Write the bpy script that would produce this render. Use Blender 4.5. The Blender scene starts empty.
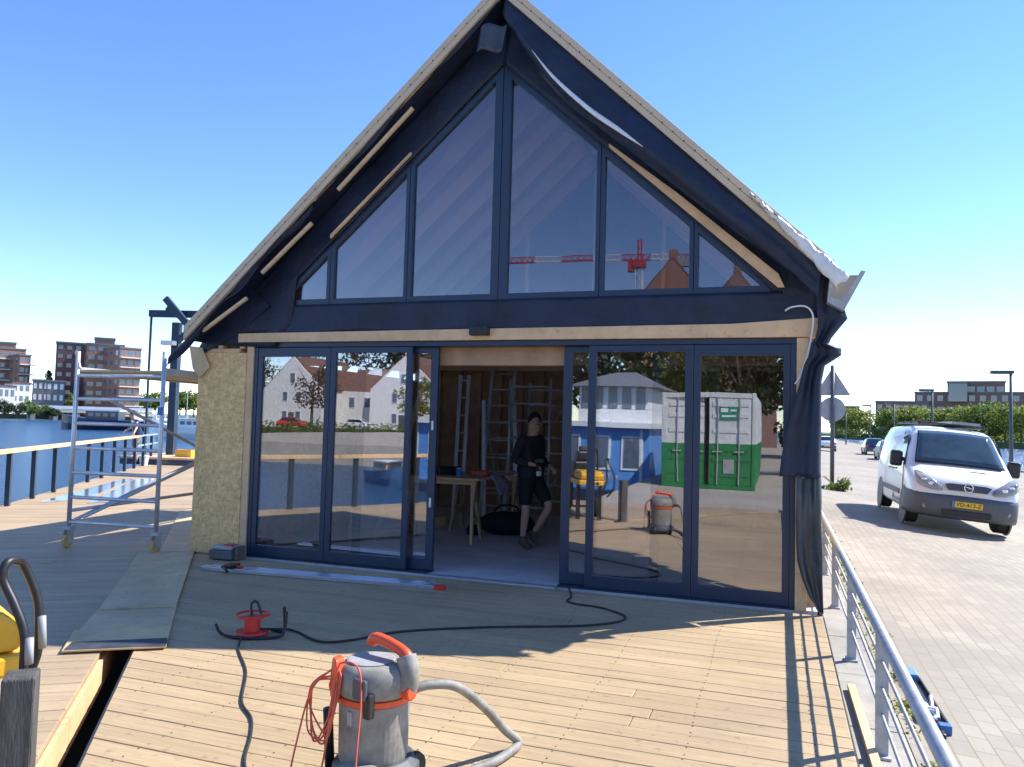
import bpy, math, random
from mathutils import Vector, Matrix, noise
random.seed(7)
S = bpy.context.scene
COL = S.collection
# ------------------------------------------------------------------ camera
F, YAW, PITCH, ROLL = 775.23, -0.3330, 0.0505, 0.0272
CAM = Vector((5.622, -7.349, 1.572))
_f = Vector((math.sin(YAW)*math.cos(PITCH), math.cos(YAW)*math.cos(PITCH), math.sin(PITCH)))
_r = Vector((math.cos(YAW), -math.sin(YAW), 0)); _u = _r.cross(_f)
R_ = math.cos(ROLL)*_r + math.sin(ROLL)*_u
U_ = -math.sin(ROLL)*_r + math.cos(ROLL)*_u
cam = bpy.data.cameras.new('camera'); co = bpy.data.objects.new('camera', cam); COL.objects.link(co)
cam.sensor_width = 36; cam.lens = F*36/1024; cam.clip_start = .05; cam.clip_end = 6000
co.matrix_world = Matrix(((R_.x, U_.x, -_f.x, CAM.x), (R_.y, U_.y, -_f.y, CAM.y), (R_.z, U_.z, -_f.z, CAM.z), (0, 0, 0, 1)))
S.camera = co
def ray(px, py): return _f + (px-512)/F*R_ - (py-383.5)/F*U_
def G(px, py, z=0.):                       # point at height z
    d = ray(px, py); return CAM + d*((z-CAM.z)/d.z)
def PY(px, py, y):                         # point on the upright plane Y = y
    d = ray(px, py); return CAM + d*((y-CAM.y)/d.y)
def PD(px, py, dep): return CAM + ray(px, py)*dep
def MIR(px, py, y):                        # real place of something seen mirrored in the glass
    p = PY(px, py, y); return Vector((p.x, -p.y, p.z))
# ------------------------------------------------------------------ light
SUN = Vector((.73, .65, 1.)).normalized()
sd = bpy.data.lights.new('sun', 'SUN'); sd.energy = 4.1; sd.angle = math.radians(.53); sd.color = (1, .965, .91)
so = bpy.data.objects.new('sun', sd); COL.objects.link(so); so.location = (20, 20, 40)
so.rotation_euler = SUN.to_track_quat('Z', 'Y').to_euler()
W = bpy.data.worlds.new('World'); S.world = W; W.use_nodes = True
nt = W.node_tree; nt.nodes.clear()
wo = nt.nodes.new('ShaderNodeOutputWorld'); bg = nt.nodes.new('ShaderNodeBackground'); sk = nt.nodes.new('ShaderNodeTexSky')
sk.sky_type = 'NISHITA'; sk.sun_disc = False; sk.sun_elevation = math.asin(SUN.z); sk.sun_rotation = math.atan2(SUN.x, SUN.y)
sk.altitude = 1800; sk.air_density = 1.0; sk.dust_density = .0; sk.ozone_density = 1.6
hs = nt.nodes.new('ShaderNodeHueSaturation'); hs.inputs['Saturation'].default_value = 1.2; hs.inputs['Hue'].default_value = .510
bg.inputs['Strength'].default_value = .15
nt.links.new(sk.outputs[0], hs.inputs['Color']); nt.links.new(hs.outputs[0], bg.inputs[0]); nt.links.new(bg.outputs[0], wo.inputs[0])
S.view_settings.view_transform = 'Standard'; S.view_settings.look = 'None'; S.view_settings.gamma = 1; S.view_settings.exposure = 1.08
S.view_settings.use_curve_mapping = False
# ------------------------------------------------------------------ materials
def mat(name, col, rough=.6, metal=0., var=.12, scale=6., bump=0., bscale=40., coat=0., emit=None, stretch=None, island=0., col2=None, spec=.5):
    m = bpy.data.materials.new(name); m.use_nodes = True
    n = m.node_tree.nodes; L = m.node_tree.links; b = n['Principled BSDF']
    b.inputs['Roughness'].default_value = rough; b.inputs['Metallic'].default_value = metal
    b.inputs['Specular IOR Level'].default_value = spec
    if coat: b.inputs['Coat Weight'].default_value = coat; b.inputs['Coat Roughness'].default_value = .05
    tc = n.new('ShaderNodeTexCoord'); src = tc.outputs['Object']
    if stretch:
        mp = n.new('ShaderNodeMapping'); mp.inputs['Scale'].default_value = stretch; L.new(src, mp.inputs[0]); src = mp.outputs[0]
    tx = n.new('ShaderNodeTexNoise'); tx.inputs['Scale'].default_value = scale; tx.inputs['Detail'].default_value = 6; tx.inputs['Roughness'].default_value = .65
    L.new(src, tx.inputs['Vector'])
    mx = n.new('ShaderNodeMix'); mx.data_type = 'RGBA'
    c2 = col2 if col2 else tuple(min(1, c*(1+var)) for c in col)
    c1 = col if col2 else tuple(c*(1-var) for c in col)
    mr = n.new('ShaderNodeMapRange'); mr.inputs[1].default_value = .32; mr.inputs[2].default_value = .68
    L.new(tx.outputs['Fac'], mr.inputs[0]); L.new(mr.outputs[0], mx.inputs['Factor'])
    mx.inputs['A'].default_value = (*c1, 1); mx.inputs['B'].default_value = (*c2, 1)
    out = mx.outputs['Result']
    if island:
        ge = n.new('ShaderNodeNewGeometry'); h2 = n.new('ShaderNodeHueSaturation')
        m2 = n.new('ShaderNodeMapRange'); m2.inputs[3].default_value = 1-island; m2.inputs[4].default_value = 1+island
        L.new(ge.outputs['Random Per Island'], m2.inputs[0]); L.new(m2.outputs[0], h2.inputs['Value']); L.new(out, h2.inputs['Color']); out = h2.outputs[0]
    L.new(out, b.inputs['Base Color'])
    if bump:
        bt = n.new('ShaderNodeTexNoise'); bt.inputs['Scale'].default_value = bscale; bt.inputs['Detail'].default_value = 4; L.new(src, bt.inputs['Vector'])
        bp = n.new('ShaderNodeBump'); bp.inputs['Strength'].default_value = bump; bp.inputs['Distance'].default_value = .02
        L.new(bt.outputs['Fac'], bp.inputs['Height']); L.new(bp.outputs[0], b.inputs['Normal'])
    if emit: b.inputs['Emission Color'].default_value = (*emit, 1); b.inputs['Emission Strength'].default_value = 1
    return m
def glass(name, tint, refl, rough=0.):
    m = bpy.data.materials.new(name); m.use_nodes = True; n = m.node_tree.nodes; L = m.node_tree.links
    n.remove(n['Principled BSDF'])
    t = n.new('ShaderNodeBsdfTransparent'); t.inputs[0].default_value = (*tint, 1)
    g = n.new('ShaderNodeBsdfGlossy'); g.inputs['Roughness'].default_value = rough; g.inputs[0].default_value = (.95, .96, 1, 1)
    tc = n.new('ShaderNodeTexCoord'); tn = n.new('ShaderNodeTexNoise'); tn.inputs['Scale'].default_value = 1.3; tn.inputs['Detail'].default_value = 1
    bp = n.new('ShaderNodeBump'); bp.inputs['Strength'].default_value = .13; bp.inputs['Distance'].default_value = .006
    L.new(tc.outputs['Object'], tn.inputs['Vector']); L.new(tn.outputs['Fac'], bp.inputs['Height']); L.new(bp.outputs[0], g.inputs['Normal'])
    lw = n.new('ShaderNodeFresnel'); lw.inputs['IOR'].default_value = 1.5
    ad = n.new('ShaderNodeMath'); ad.operation = 'ADD'; ad.inputs[1].default_value = refl; ad.use_clamp = True
    mx = n.new('ShaderNodeMixShader'); L.new(lw.outputs[0], ad.inputs[0]); L.new(ad.outputs[0], mx.inputs[0])
    L.new(t.outputs[0], mx.inputs[1]); L.new(g.outputs[0], mx.inputs[2]); L.new(mx.outputs[0], n['Material Output'].inputs[0])
    return m
M = {}
M['deck'] = mat('deck_wood', (.46, .33, .185), .62, var=.16, scale=5, stretch=(.35, 9, 9), bump=.25, bscale=14, island=.085)
M['deck2'] = mat('deck_wood_side', (.455, .33, .195), .62, var=.16, scale=5, stretch=(.35, 9, 9), bump=.25, bscale=14, island=.08)
M['lumber'] = mat('pale_lumber', (.76, .50, .27), .65, var=.14, scale=4, stretch=(1, 1, 1), bump=.1)
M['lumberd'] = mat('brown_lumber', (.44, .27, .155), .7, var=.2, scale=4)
M['verge'] = mat('verge_board', (.62, .47, .31), .6, var=.06, scale=3)
M['osb'] = mat('osb', (.30, .21, .095), .7, scale=26, col2=(.47, .355, .185), bump=.25, bscale=60, stretch=(1, 1, .55))
def osb_mat():
    m = mat('osb_board', (.76, .49, .205), .7, var=.12, scale=2, bump=.15, bscale=70)
    n = m.node_tree.nodes; L = m.node_tree.links; b = n['Principled BSDF']; old = b.inputs['Base Color'].links[0].from_socket
    tc = n.new('ShaderNodeTexCoord'); v = None
    for k, (sx, sz) in enumerate(((55, 24), (20, 46))):
        mp = n.new('ShaderNodeMapping'); mp.inputs['Scale'].default_value = (sx, 30, sz); mp.inputs['Rotation'].default_value = (0, .9+k*1.1, 0)
        vo = n.new('ShaderNodeTexVoronoi'); vo.inputs['Scale'].default_value = 1; L.new(tc.outputs['Object'], mp.inputs[0]); L.new(mp.outputs[0], vo.inputs['Vector'])
        sp = n.new('ShaderNodeSeparateColor'); L.new(vo.outputs['Color'], sp.inputs[0])
        if v is None: v = sp.outputs[0]
        else:
            a = n.new('ShaderNodeMath'); a.operation = 'ADD'; L.new(v, a.inputs[0]); L.new(sp.outputs[1], a.inputs[1]); v = a.outputs[0]
    r = n.new('ShaderNodeMapRange'); r.inputs[1].default_value = .2; r.inputs[2].default_value = 1.8; r.inputs[3].default_value = .78; r.inputs[4].default_value = 1.25; L.new(v, r.inputs[0])
    h = n.new('ShaderNodeHueSaturation'); L.new(r.outputs[0], h.inputs['Value']); L.new(old, h.inputs['Color']); L.new(h.outputs[0], b.inputs['Base Color'])
    return m
M['osb'] = osb_mat()
M['frame'] = mat('anthracite_frame', (.018, .034, .070), .38, var=.08, spec=.5)
M['membrane'] = mat('black_membrane', (.010, .016, .038), .55, var=.45, scale=2.2, bump=.9, bscale=7)
M['foil'] = mat('grey_foil', (.045, .05, .06), .3, var=.4, scale=3, bump=.5, bscale=6)
M['whitefoil_litfold'] = mat('white_foil_and_lit_fold', (.75, .73, .70), .5, var=.1)  # pale eave foil; also the painted sunlight on the dark membrane fold
M['glass'] = glass('coated_glass', (.88, .88, .9), .15)
M['gglass'] = glass('gable_glass', (.98, .93, .95), .035)
M['alu'] = mat('aluminium', (.60, .61, .64), .45, .6, var=.12, scale=9)
M['shiny'] = mat('bright_aluminium', (.62, .66, .74), .3, 1., var=.1, scale=5)
M['alum'] = mat('matt_aluminium', (.50, .52, .56), .5, .55, var=.15, scale=9)
M['galv'] = mat('galvanised_steel', (.40, .41, .42), .55, .3, var=.18, scale=14)
M['black'] = mat('black_plastic', (.016, .016, .018), .45, var=.3)
M['rubber'] = mat('rubber', (.025, .025, .027), .8, var=.3)
M['grey'] = mat('grey_plastic', (.34, .34, .335), .5, var=.14, scale=12, bump=.05)
M['greyd'] = mat('dusty_grey_plastic', (.27, .255, .22), .65, var=.35, scale=9, bump=.06)
M['dgrey'] = mat('dark_grey', (.08, .085, .095), .55, var=.2)
M['orange'] = mat('orange_plastic', (.72, .09, .025), .42, var=.12)
M['red'] = mat('red_plastic', (.6, .035, .025), .42, var=.15)
M['redo'] = mat('red_orange_cord', (.6, .11, .06), .5, var=.15)
M['yellow'] = mat('yellow_paint', (.78, .42, .03), .42, var=.12)
M['tan'] = mat('tan_wheel', (.55, .36, .12), .5, var=.15)
M['blue'] = mat('blue_paint', (.03, .17, .5), .45, var=.15)
M['bluesky'] = mat('light_blue_paint', (.10, .28, .62), .5, var=.12)
M['white'] = mat('white_paint', (.78, .78, .76), .45, var=.06)
M['vanwhite'] = mat('van_paint', (.78, .79, .80), .35, var=.03, coat=.35)
M['conc'] = mat('concrete', (.36, .33, .28), .85, var=.16, scale=3, bump=.2, bscale=30)
M['ceil'] = mat('pale_ceiling_board', (.76, .64, .56), .7, var=.06, scale=2)
M['loft'] = mat('blue_grey_sheet', (.22, .27, .42), .6, var=.1, scale=2)
M['floor'] = mat('screed_floor', (.68, .64, .62), .7, var=.12, scale=2)
M['ply'] = mat('grey_plywood', (.62, .455, .255), .7, var=.16, scale=3, bump=.06)
M['plys'] = mat('stained_plywood', (.62, .44, .22), .7, var=.25, scale=2.2)
M['old'] = mat('weathered_wood', (.085, .08, .075), .85, var=.45, scale=6, stretch=(4, 4, .6), bump=.5)
M['steelblue'] = mat('dark_blue_steel', (.02, .04, .07), .5, var=.2)
M['carglass'] = mat('car_glass', (.02, .028, .035), .06, var=.1, spec=.9)
M['wind'] = mat('windscreen', (.035, .055, .06), .05, var=.4, scale=2, spec=1)
M['bumper'] = mat('grey_bumper', (.10, .105, .115), .55, var=.1)
M['chrome'] = mat('chrome', (.8, .8, .82), .12, 1., var=.05)
M['lamp'] = mat('headlamp_lens', (.30, .30, .29), .08, var=.15, coat=1.)
M['amber'] = mat('amber_lens', (.8, .3, .03), .2)
M['yard'] = mat('sandy_yard', (.40, .35, .28), .9, var=.15, scale=.6, bump=.1)
M['tray0'] = mat('faded_blue', (.06, .14, .26), .5)
M['plate'] = mat('yellow_plate', (.85, .52, .02), .45, var=.05)
M['navy'] = mat('navy_paint', (.012, .025, .075), .3, var=.15, coat=.4)
M['brick'] = mat('orange_brick', (.36, .17, .105), .8, var=.15, scale=3)
M['brickd'] = mat('purple_brick', (.20, .085, .075), .8, var=.15, scale=3)
M['brickb'] = mat('brown_brick', (.23, .13, .11), .8, var=.15, scale=2)
M['render'] = mat('white_render', (.74, .70, .66), .8, var=.08)
M['rooft'] = mat('roof_tile', (.17, .085, .06), .8, var=.2)
M['roofg'] = mat('grey_roof', (.16, .165, .175), .7, var=.15)
M['wingl'] = mat('window_glass', (.10, .14, .19), .1, var=.3, spec=.8)
M['bark'] = mat('bark', (.09, .07, .05), .9, var=.3, scale=10)
M['skin'] = mat('skin', (.60, .37, .27), .55, var=.06)
M['hair'] = mat('dark_hair', (.02, .015, .012), .6, var=.3, scale=60)
M['cloth'] = mat('charcoal_cloth', (.022, .025, .032), .85, var=.25, scale=20, bump=.2)
M['clothb'] = mat('black_cloth', (.012, .014, .02), .85, var=.25, scale=20, bump=.2)
M['khaki'] = mat('grey_khaki_cloth', (.22, .21, .18), .85, var=.2, scale=12)
M['boot'] = mat('brown_boot', (.13, .10, .075), .8, var=.3, scale=20)
M['eye'] = mat('eye_white', (.6, .6, .58), .3)
M['green'] = mat('container_green', (.02, .20, .055), .5, var=.15, scale=4)
M['cwhite'] = mat('container_white', (.62, .63, .60), .55, var=.14, scale=3)
M['sgreen'] = mat('sign_green', (.02, .24, .12), .5)
M['signback'] = mat('sign_back', (.33, .34, .37), .5, .3, var=.12)
M['lilac'] = mat('lilac_cloth', (.40, .36, .46), .8, var=.2)
M['mud'] = mat('dark_soil', (.05, .04, .03), .95, var=.3)
M['land'] = mat('grass_land', (.075, .10, .03), .95, var=.35, scale=.2)
def grime(m, sc=.8, lo=.80, hi=1.06, spots=True):
    n = m.node_tree.nodes; L = m.node_tree.links; b = n['Principled BSDF']; old = b.inputs['Base Color'].links[0].from_socket
    tc = n.new('ShaderNodeTexCoord'); out = old
    for k, (q, d, a, c, lo_, hi_) in enumerate(((sc, 8, .3, .7, lo, hi), (sc*22, 3, .62, .72, 1., .72))[:2 if spots else 1]):
        t = n.new('ShaderNodeTexNoise'); t.inputs['Scale'].default_value = q; t.inputs['Detail'].default_value = d; L.new(tc.outputs['Object'], t.inputs['Vector'])
        r = n.new('ShaderNodeMapRange'); r.inputs[1].default_value = a; r.inputs[2].default_value = c; r.inputs[3].default_value = lo_; r.inputs[4].default_value = hi_; L.new(t.outputs['Fac'], r.inputs[0])
        h = n.new('ShaderNodeHueSaturation'); L.new(r.outputs[0], h.inputs['Value']); L.new(out, h.inputs['Color']); out = h.outputs[0]
    L.new(out, b.inputs['Base Color'])
for k_ in ('deck', 'deck2', 'ply', 'plys', 'greyd', 'lumber', 'floor', 'conc'): grime(M[k_])
def leafmat(name, a, b):
    m = mat(name, a, .6, var=.1, col2=b, scale=.8, island=.35)
    bs = m.node_tree.nodes['Principled BSDF']
    bs.inputs['Subsurface Weight'].default_value = 0
    n = m.node_tree.nodes; L = m.node_tree.links
    tr = n.new('ShaderNodeBsdfTranslucent'); mx = n.new('ShaderNodeMixShader'); mx.inputs[0].default_value = .5
    src = bs.inputs['Base Color'].links[0].from_socket; L.new(src, tr.inputs[0])
    L.new(bs.outputs[0], mx.inputs[1]); L.new(tr.outputs[0], mx.inputs[2]); L.new(mx.outputs[0], n['Material Output'].inputs[0])
    return m
M['leaf'] = leafmat('leaf_fresh', (.12, .19, .035), (.17, .22, .045))
M['leafd'] = leafmat('leaf_dark', (.025, .05, .016), (.05, .075, .022))
M['leafy'] = leafmat('leaf_spring', (.26, .29, .06), (.17, .23, .045))
M['leafb'] = leafmat('leaf_brown', (.10, .055, .035), (.14, .08, .05))
M['needle'] = leafmat('needles', (.018, .04, .025), (.03, .05, .035))
def water_mat():
    m = mat('canal_water', (.025, .085, .18), .2, var=.1, spec=.4)
    n = m.node_tree.nodes; L = m.node_tree.links; b = n['Principled BSDF']
    tc = n.new('ShaderNodeTexCoord'); mp = n.new('ShaderNodeMapping'); mp.inputs['Rotation'].default_value = (0, 0, .6); mp.inputs['Scale'].default_value = (1, 2.2, 1)
    t1 = n.new('ShaderNodeTexNoise'); t1.inputs['Scale'].default_value = 1.7; t1.inputs['Detail'].default_value = 5; t1.inputs['Roughness'].default_value = .6
    bp = n.new('ShaderNodeBump'); bp.inputs['Strength'].default_value = .9; bp.inputs['Distance'].default_value = .5
    L.new(tc.outputs['Object'], mp.inputs[0]); L.new(mp.outputs[0], t1.inputs['Vector']); L.new(t1.outputs['Fac'], bp.inputs['Height']); L.new(bp.outputs[0], b.inputs['Normal'])
    return m
M['water'] = water_mat()
def paving_mat():
    m = mat('concrete_paving', (.36, .315, .25), .85, var=.1, scale=1.2, bump=.15, bscale=50)
    n = m.node_tree.nodes; L = m.node_tree.links; b = n['Principled BSDF']
    old = b.inputs['Base Color'].links[0].from_socket
    tc = n.new('ShaderNodeTexCoord'); mp = n.new('ShaderNodeMapping'); mp.inputs['Rotation'].default_value = (0, 0, math.pi/2)
    br = n.new('ShaderNodeTexBrick'); br.inputs['Scale'].default_value = 1.; br.offset = .5
    br.inputs['Brick Width'].default_value = .21; br.inputs['Row Height'].default_value = .11; br.inputs['Mortar Size'].default_value = .006; br.inputs['Mortar Smooth'].default_value = .4
    br.inputs['Color1'].default_value = (.88, .88, .89, 1); br.inputs['Color2'].default_value = (1.08, 1.06, 1.03, 1); br.inputs['Mortar'].default_value = (.72, .66, .56, 1)
    L.new(tc.outputs['Object'], mp.inputs[0]); L.new(mp.outputs[0], br.inputs['Vector'])
    mu = n.new('ShaderNodeMix'); mu.data_type = 'RGBA'; mu.blend_type = 'MULTIPLY'; mu.inputs['Factor'].default_value = 1
    L.new(old, mu.inputs['A']); L.new(br.outputs['Color'], mu.inputs['B'])
    # worn, sandy patches
    t = n.new('ShaderNodeTexNoise'); t.inputs['Scale'].default_value = .45; t.inputs['Detail'].default_value = 7; L.new(tc.outputs['Object'], t.inputs['Vector'])
    r = n.new('ShaderNodeMapRange'); r.inputs[1].default_value = .45; r.inputs[2].default_value = .7; r.inputs[4].default_value = .5; L.new(t.outputs['Fac'], r.inputs[0])
    m2 = n.new('ShaderNodeMix'); m2.data_type = 'RGBA'; m2.inputs['B'].default_value = (.31, .265, .20, 1); L.new(r.outputs[0], m2.inputs['Factor']); L.new(mu.outputs['Result'], m2.inputs['A'])
    L.new(m2.outputs['Result'], b.inputs['Base Color'])
    return m
M['paving'] = paving_mat(); grime(M['paving'], .35, .78, 1.08, False)
# ------------------------------------------------------------------ mesh builder
class MB:
    def __init__(s): s.v = []; s.f = []
    def add(s, vs, fs):
        o = len(s.v); s.v += [Vector(p) for p in vs]; s.f += [tuple(i+o for i in q) for q in fs]; return s
    def box(s, x0, x1, y0, y1, z0, z1):
        return s.add([(x0,y0,z0),(x1,y0,z0),(x1,y1,z0),(x0,y1,z0),(x0,y0,z1),(x1,y0,z1),(x1,y1,z1),(x0,y1,z1)],
                     [(3,2,1,0),(4,5,6,7),(0,1,5,4),(1,2,6,5),(2,3,7,6),(3,0,4,7)])
    def beam(s, a, b, w, h, up=(0,0,1)):
        a = Vector(a); b = Vector(b); d = (b-a).normalized(); up = Vector(up)
        if abs(d.dot(up)) > .98: up = Vector((0,1,0)) if abs(d.y) < .9 else Vector((1,0,0))
        x = d.cross(up).normalized()*w/2; z = x.cross(d).normalized()*h/2
        return s.add([a-x-z, a+x-z, a+x+z, a-x+z, b-x-z, b+x-z, b+x+z, b-x+z], [(0,1,2,3),(7,6,5,4),(0,4,5,1),(1,5,6,2),(2,6,7,3),(3,7,4,0)])
    def tube(s, pts, r, n=8, rad=None, close=False):
        pts = [Vector(p) for p in pts]; k = len(pts); vs = []; fs = []; prev = None
        for i, p in enumerate(pts):
            d = (pts[(i+1) % k if close else min(i+1, k-1)] - pts[(i-1) % k if close else max(i-1, 0)]).normalized()
            if prev is None:
                x = d.orthogonal().normalized()
            else:
                x = (prev - d*prev.dot(d)).normalized()
            prev = x; y = d.cross(x); rr = rad[i] if rad else r
            for j in range(n):
                a = 2*math.pi*j/n; vs.append(p + (x*math.cos(a)+y*math.sin(a))*rr)
        m = k if close else k-1
        for i in range(m):
            i2 = (i+1) % k
            for j in range(n): fs.append((i*n+j, i*n+(j+1) % n, i2*n+(j+1) % n, i2*n+j))
        if not close: fs += [tuple(range(n-1, -1, -1)), tuple((k-1)*n+j for j in range(n))]
        return s.add(vs, fs)
    def lathe(s, prof, c=(0,0,0), n=28, axis='z', arc=None):
        vs = []; fs = []; c = Vector(c)
        for r, z in prof:
            for j in range(n):
                a = 2*math.pi*j/n; q = (r*math.cos(a), r*math.sin(a), z)
                if axis == 'x': q = (q[2], q[0], q[1])
                if axis == 'y': q = (q[0], q[2], q[1])
                vs.append(c+Vector(q))
        for i in range(len(prof)-1):
            for j in range(n): fs.append((i*n+j, i*n+(j+1) % n, (i+1)*n+(j+1) % n, (i+1)*n+j))
        fs += [tuple(range(n-1, -1, -1)), tuple((len(prof)-1)*n+j for j in range(n))]
        return s.add(vs, fs)
    def prism(s, poly, fn, t0, t1):
        n = len(poly); vs = [fn(a, b, t0) for a, b in poly] + [fn(a, b, t1) for a, b in poly]
        return s.add(vs, [tuple(range(n-1, -1, -1)), tuple(range(n, 2*n))] + [(i, (i+1) % n, (i+1) % n+n, i+n) for i in range(n)])
    def ring(s, outer, inner, fn, t0, t1):
        n = len(outer); vs = [fn(a, b, t) for t in (t0, t1) for P in (outer, inner) for a, b in P]; fs = []
        for i in range(n):
            j = (i+1) % n
            fs += [(i, n+i, n+j, j), (2*n+i, 2*n+j, 3*n+j, 3*n+i), (i, j, 2*n+j, 2*n+i), (n+i, 3*n+i, 3*n+j, n+j)]
        return s.add(vs, fs)
    def grid(s, rows):
        m = len(rows[0]); vs = [p for r in rows for p in r]
        return s.add(vs, [(i*m+j, i*m+j+1, (i+1)*m+j+1, (i+1)*m+j) for i in range(len(rows)-1) for j in range(m-1)])
    def ball(s, c, r, n=12, k=8):
        c = Vector(c); r = (r, r, r) if not hasattr(r, '__len__') else r; vs = []; fs = []
        for i in range(1, k):
            t = math.pi*i/k
            for j in range(n):
                a = 2*math.pi*j/n; vs.append(c+Vector((r[0]*math.sin(t)*math.cos(a), r[1]*math.sin(t)*math.sin(a), r[2]*math.cos(t))))
        T = len(vs); vs += [c+Vector((0,0,r[2])), c-Vector((0,0,r[2]))]
        for i in range(k-2):
            for j in range(n): fs.append((i*n+j, (i+1)*n+j, (i+1)*n+(j+1) % n, i*n+(j+1) % n))
        for j in range(n): fs += [(T, j, (j+1) % n), (T+1, (k-2)*n+(j+1) % n, (k-2)*n+j)]
        return s.add(vs, fs)
    def build(s, name, m, parent=None, smooth=False, bevel=0, solid=0, sub=0, loc=None, rotz=None):
        me = bpy.data.meshes.new(name); me.from_pydata([tuple(v) for v in s.v], [], s.f); me.validate(); me.update()
        if smooth:
            for p in me.polygons: p.use_smooth = True
        o = bpy.data.objects.new(name, me); COL.objects.link(o); me.materials.append(M[m] if isinstance(m, str) else m)
        if parent: o.parent = parent
        if loc is not None: o.location = loc
        if rotz is not None: o.rotation_euler[2] = rotz
        if solid: q = o.modifiers.new('solid', 'SOLIDIFY'); q.thickness = solid; q.offset = 0
        if sub: q = o.modifiers.new('sub', 'SUBSURF'); q.levels = sub; q.render_levels = sub
        if bevel: q = o.modifiers.new('bevel', 'BEVEL'); q.width = bevel; q.segments = 2; q.limit_method = 'ANGLE'; q.angle_limit = math.radians(40)
        if smooth and bevel: pass
        return o
def tag(o, label=None, cat=None, group=None, kind=None):
    if label: o['label'] = label
    if cat: o['category'] = cat
    if group: o['group'] = group
    if kind: o['kind'] = kind
    return o
def thing(name, label, cat, loc=(0,0,0), rotz=0, group=None):
    o = bpy.data.objects.new(name, None); COL.objects.link(o); o.location = loc; o.rotation_euler = (0,0,rotz); o.empty_display_size = .1
    return tag(o, label, cat, group)
def struct(o): o['kind'] = 'structure'; return o
CH = {}
def copy_tree(o, kids, loc=None, rotz=None, label=None, scale=None, parent=None):
    c = o.copy(); COL.objects.link(c)
    if parent: c.parent = parent
    if loc is not None: c.location = loc
    if rotz is not None: c.rotation_euler[2] = rotz
    if scale is not None: c.scale = scale
    if label: c['label'] = label
    for k in kids.get(o, []): copy_tree(k, kids, parent=c)
    return c
def kidmap():
    d = {}
    for o in COL.objects:
        if o.parent: d.setdefault(o.parent, []).append(o)
    return d
def smoothpath(pts, n=8):
    pts = [Vector(p) for p in pts]; out = []
    for i in range(len(pts)-1):
        p0 = pts[max(i-1, 0)]; p1 = pts[i]; p2 = pts[i+1]; p3 = pts[min(i+2, len(pts)-1)]
        for k in range(n):
            t = k/n
            out.append(.5*((2*p1)+(p2-p0)*t+(2*p0-5*p1+4*p2-p3)*t*t+(3*p1-p0-3*p2+p3)*t**3))
    return out+[pts[-1]]
xz = lambda a, b, t: (a, t, b)
xy = lambda a, b, t: (a, b, t)
yz = lambda a, b, t: (t, a, b)
def inset(poly, d):
    n = len(poly); A = sum(poly[i][0]*poly[(i+1) % n][1]-poly[(i+1) % n][0]*poly[i][1] for i in range(n)); sg = 1 if A > 0 else -1
    L = []
    dd = d if hasattr(d, '__len__') else [d]*n
    for i in range(n):
        (x0, y0), (x1, y1) = poly[i], poly[(i+1) % n]; l = math.hypot(x1-x0, y1-y0); nx, ny = -(y1-y0)/l*sg, (x1-x0)/l*sg
        L.append((x0+nx*dd[i], y0+ny*dd[i], x1-x0, y1-y0))
    out = []
    for i in range(n):
        ax, ay, adx, ady = L[i-1]; bx, by, bdx, bdy = L[i]; den = adx*bdy-ady*bdx
        t = ((bx-ax)*bdy-(by-ay)*bdx)/den; out.append((ax+adx*t, ay+ady*t))
    return out
#@@ ------------------------------------------------------------------ setting
ux, uy = -.556, .831                                         # run of the canal-side railing
struct(MB().add([(-2500,-2500,-1.25),(2500,-2500,-1.25),(2500,3500,-1.25),(-2500,3500,-1.25)], [(0,1,2,3)]).build('water', 'water'))
struct(MB().prism([(-9,9.2),(6.28,9.2),(6.28,-8.7),(1.9,-8.7),(.6,-6.9)], xy, -1.6, -.55).build('quay_base', 'mud'))
def qz(x): return -.05 if x < 6.3 else (-.05-.078*(x-6.3) if x < 10.6 else -.385-.004*(x-10.6))
rows = []
ysq = [-95,-60,-30,-20,-12,-8,-4,0,4,8,12,16,24,40,70,110,180,300,480]
xsq = [6.28, 7, 8, 9, 10, 10.6, 12, 15, 18.4]
b = MB().grid([[(x, y, qz(x)) for x in xsq] for y in ysq])
b.add([(18.4,y,z) for y in (ysq[0],ysq[-1]) for z in (qz(18.4),-1.5)], [(0,1,3,2)])
struct(b.build('quay_pavement', 'paving'))
b = MB().box(18.4, 18.75, -95, 480, -1.5, qz(18.4)+.1); struct(b.build('quay_kerb', 'conc'))
b = MB()
y = -8.6
while y < 60:
    b.box(6.0, 6.275, y+.004, y+.996, -.3, -.045-random.random()*.004); y += 1.0
struct(b.build('kerb', 'conc', bevel=.006))
struct(MB().prism([(1.8,-8.62),(6.279,-8.62),(6.279,-95),(-40,-95),(-40,-34),(1.8,-34)], xy, -1.6, -.055).build('yard_pavement', 'yard'))
struct(MB().prism([(-2,9.2),(6.0,9.2),(6.0,60),(-2,60)], xy, -1.5, -.03).build('rear_quay', 'conc'))
# far land
struct(MB().prism([(-420,60),(-228,174),(-215,184),(-150,228),(-110,262),(-60,300),(0,330),(6,480),(-500,900),(-900,300)], xy, -1.7, .2).build('far_bank', 'land'))
struct(MB().prism([(64,20),(58,190),(34,300),(22,482),(400,700),(500,20)], xy, -1.7, .15).build('canal_bank', 'land'))
struct(MB().prism([(-10,482),(200,482),(500,1400),(-300,1400)], xy, -1.7, -.3).build('far_ground', 'land'))
struct(MB().prism([(-200,-50),(-100,-66),(-60,-69),(-41,-83),(-30,-95),(-60,-300),(-300,-300)], xy, -1.7, .1).build('opposite_bank', 'land'))

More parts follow.
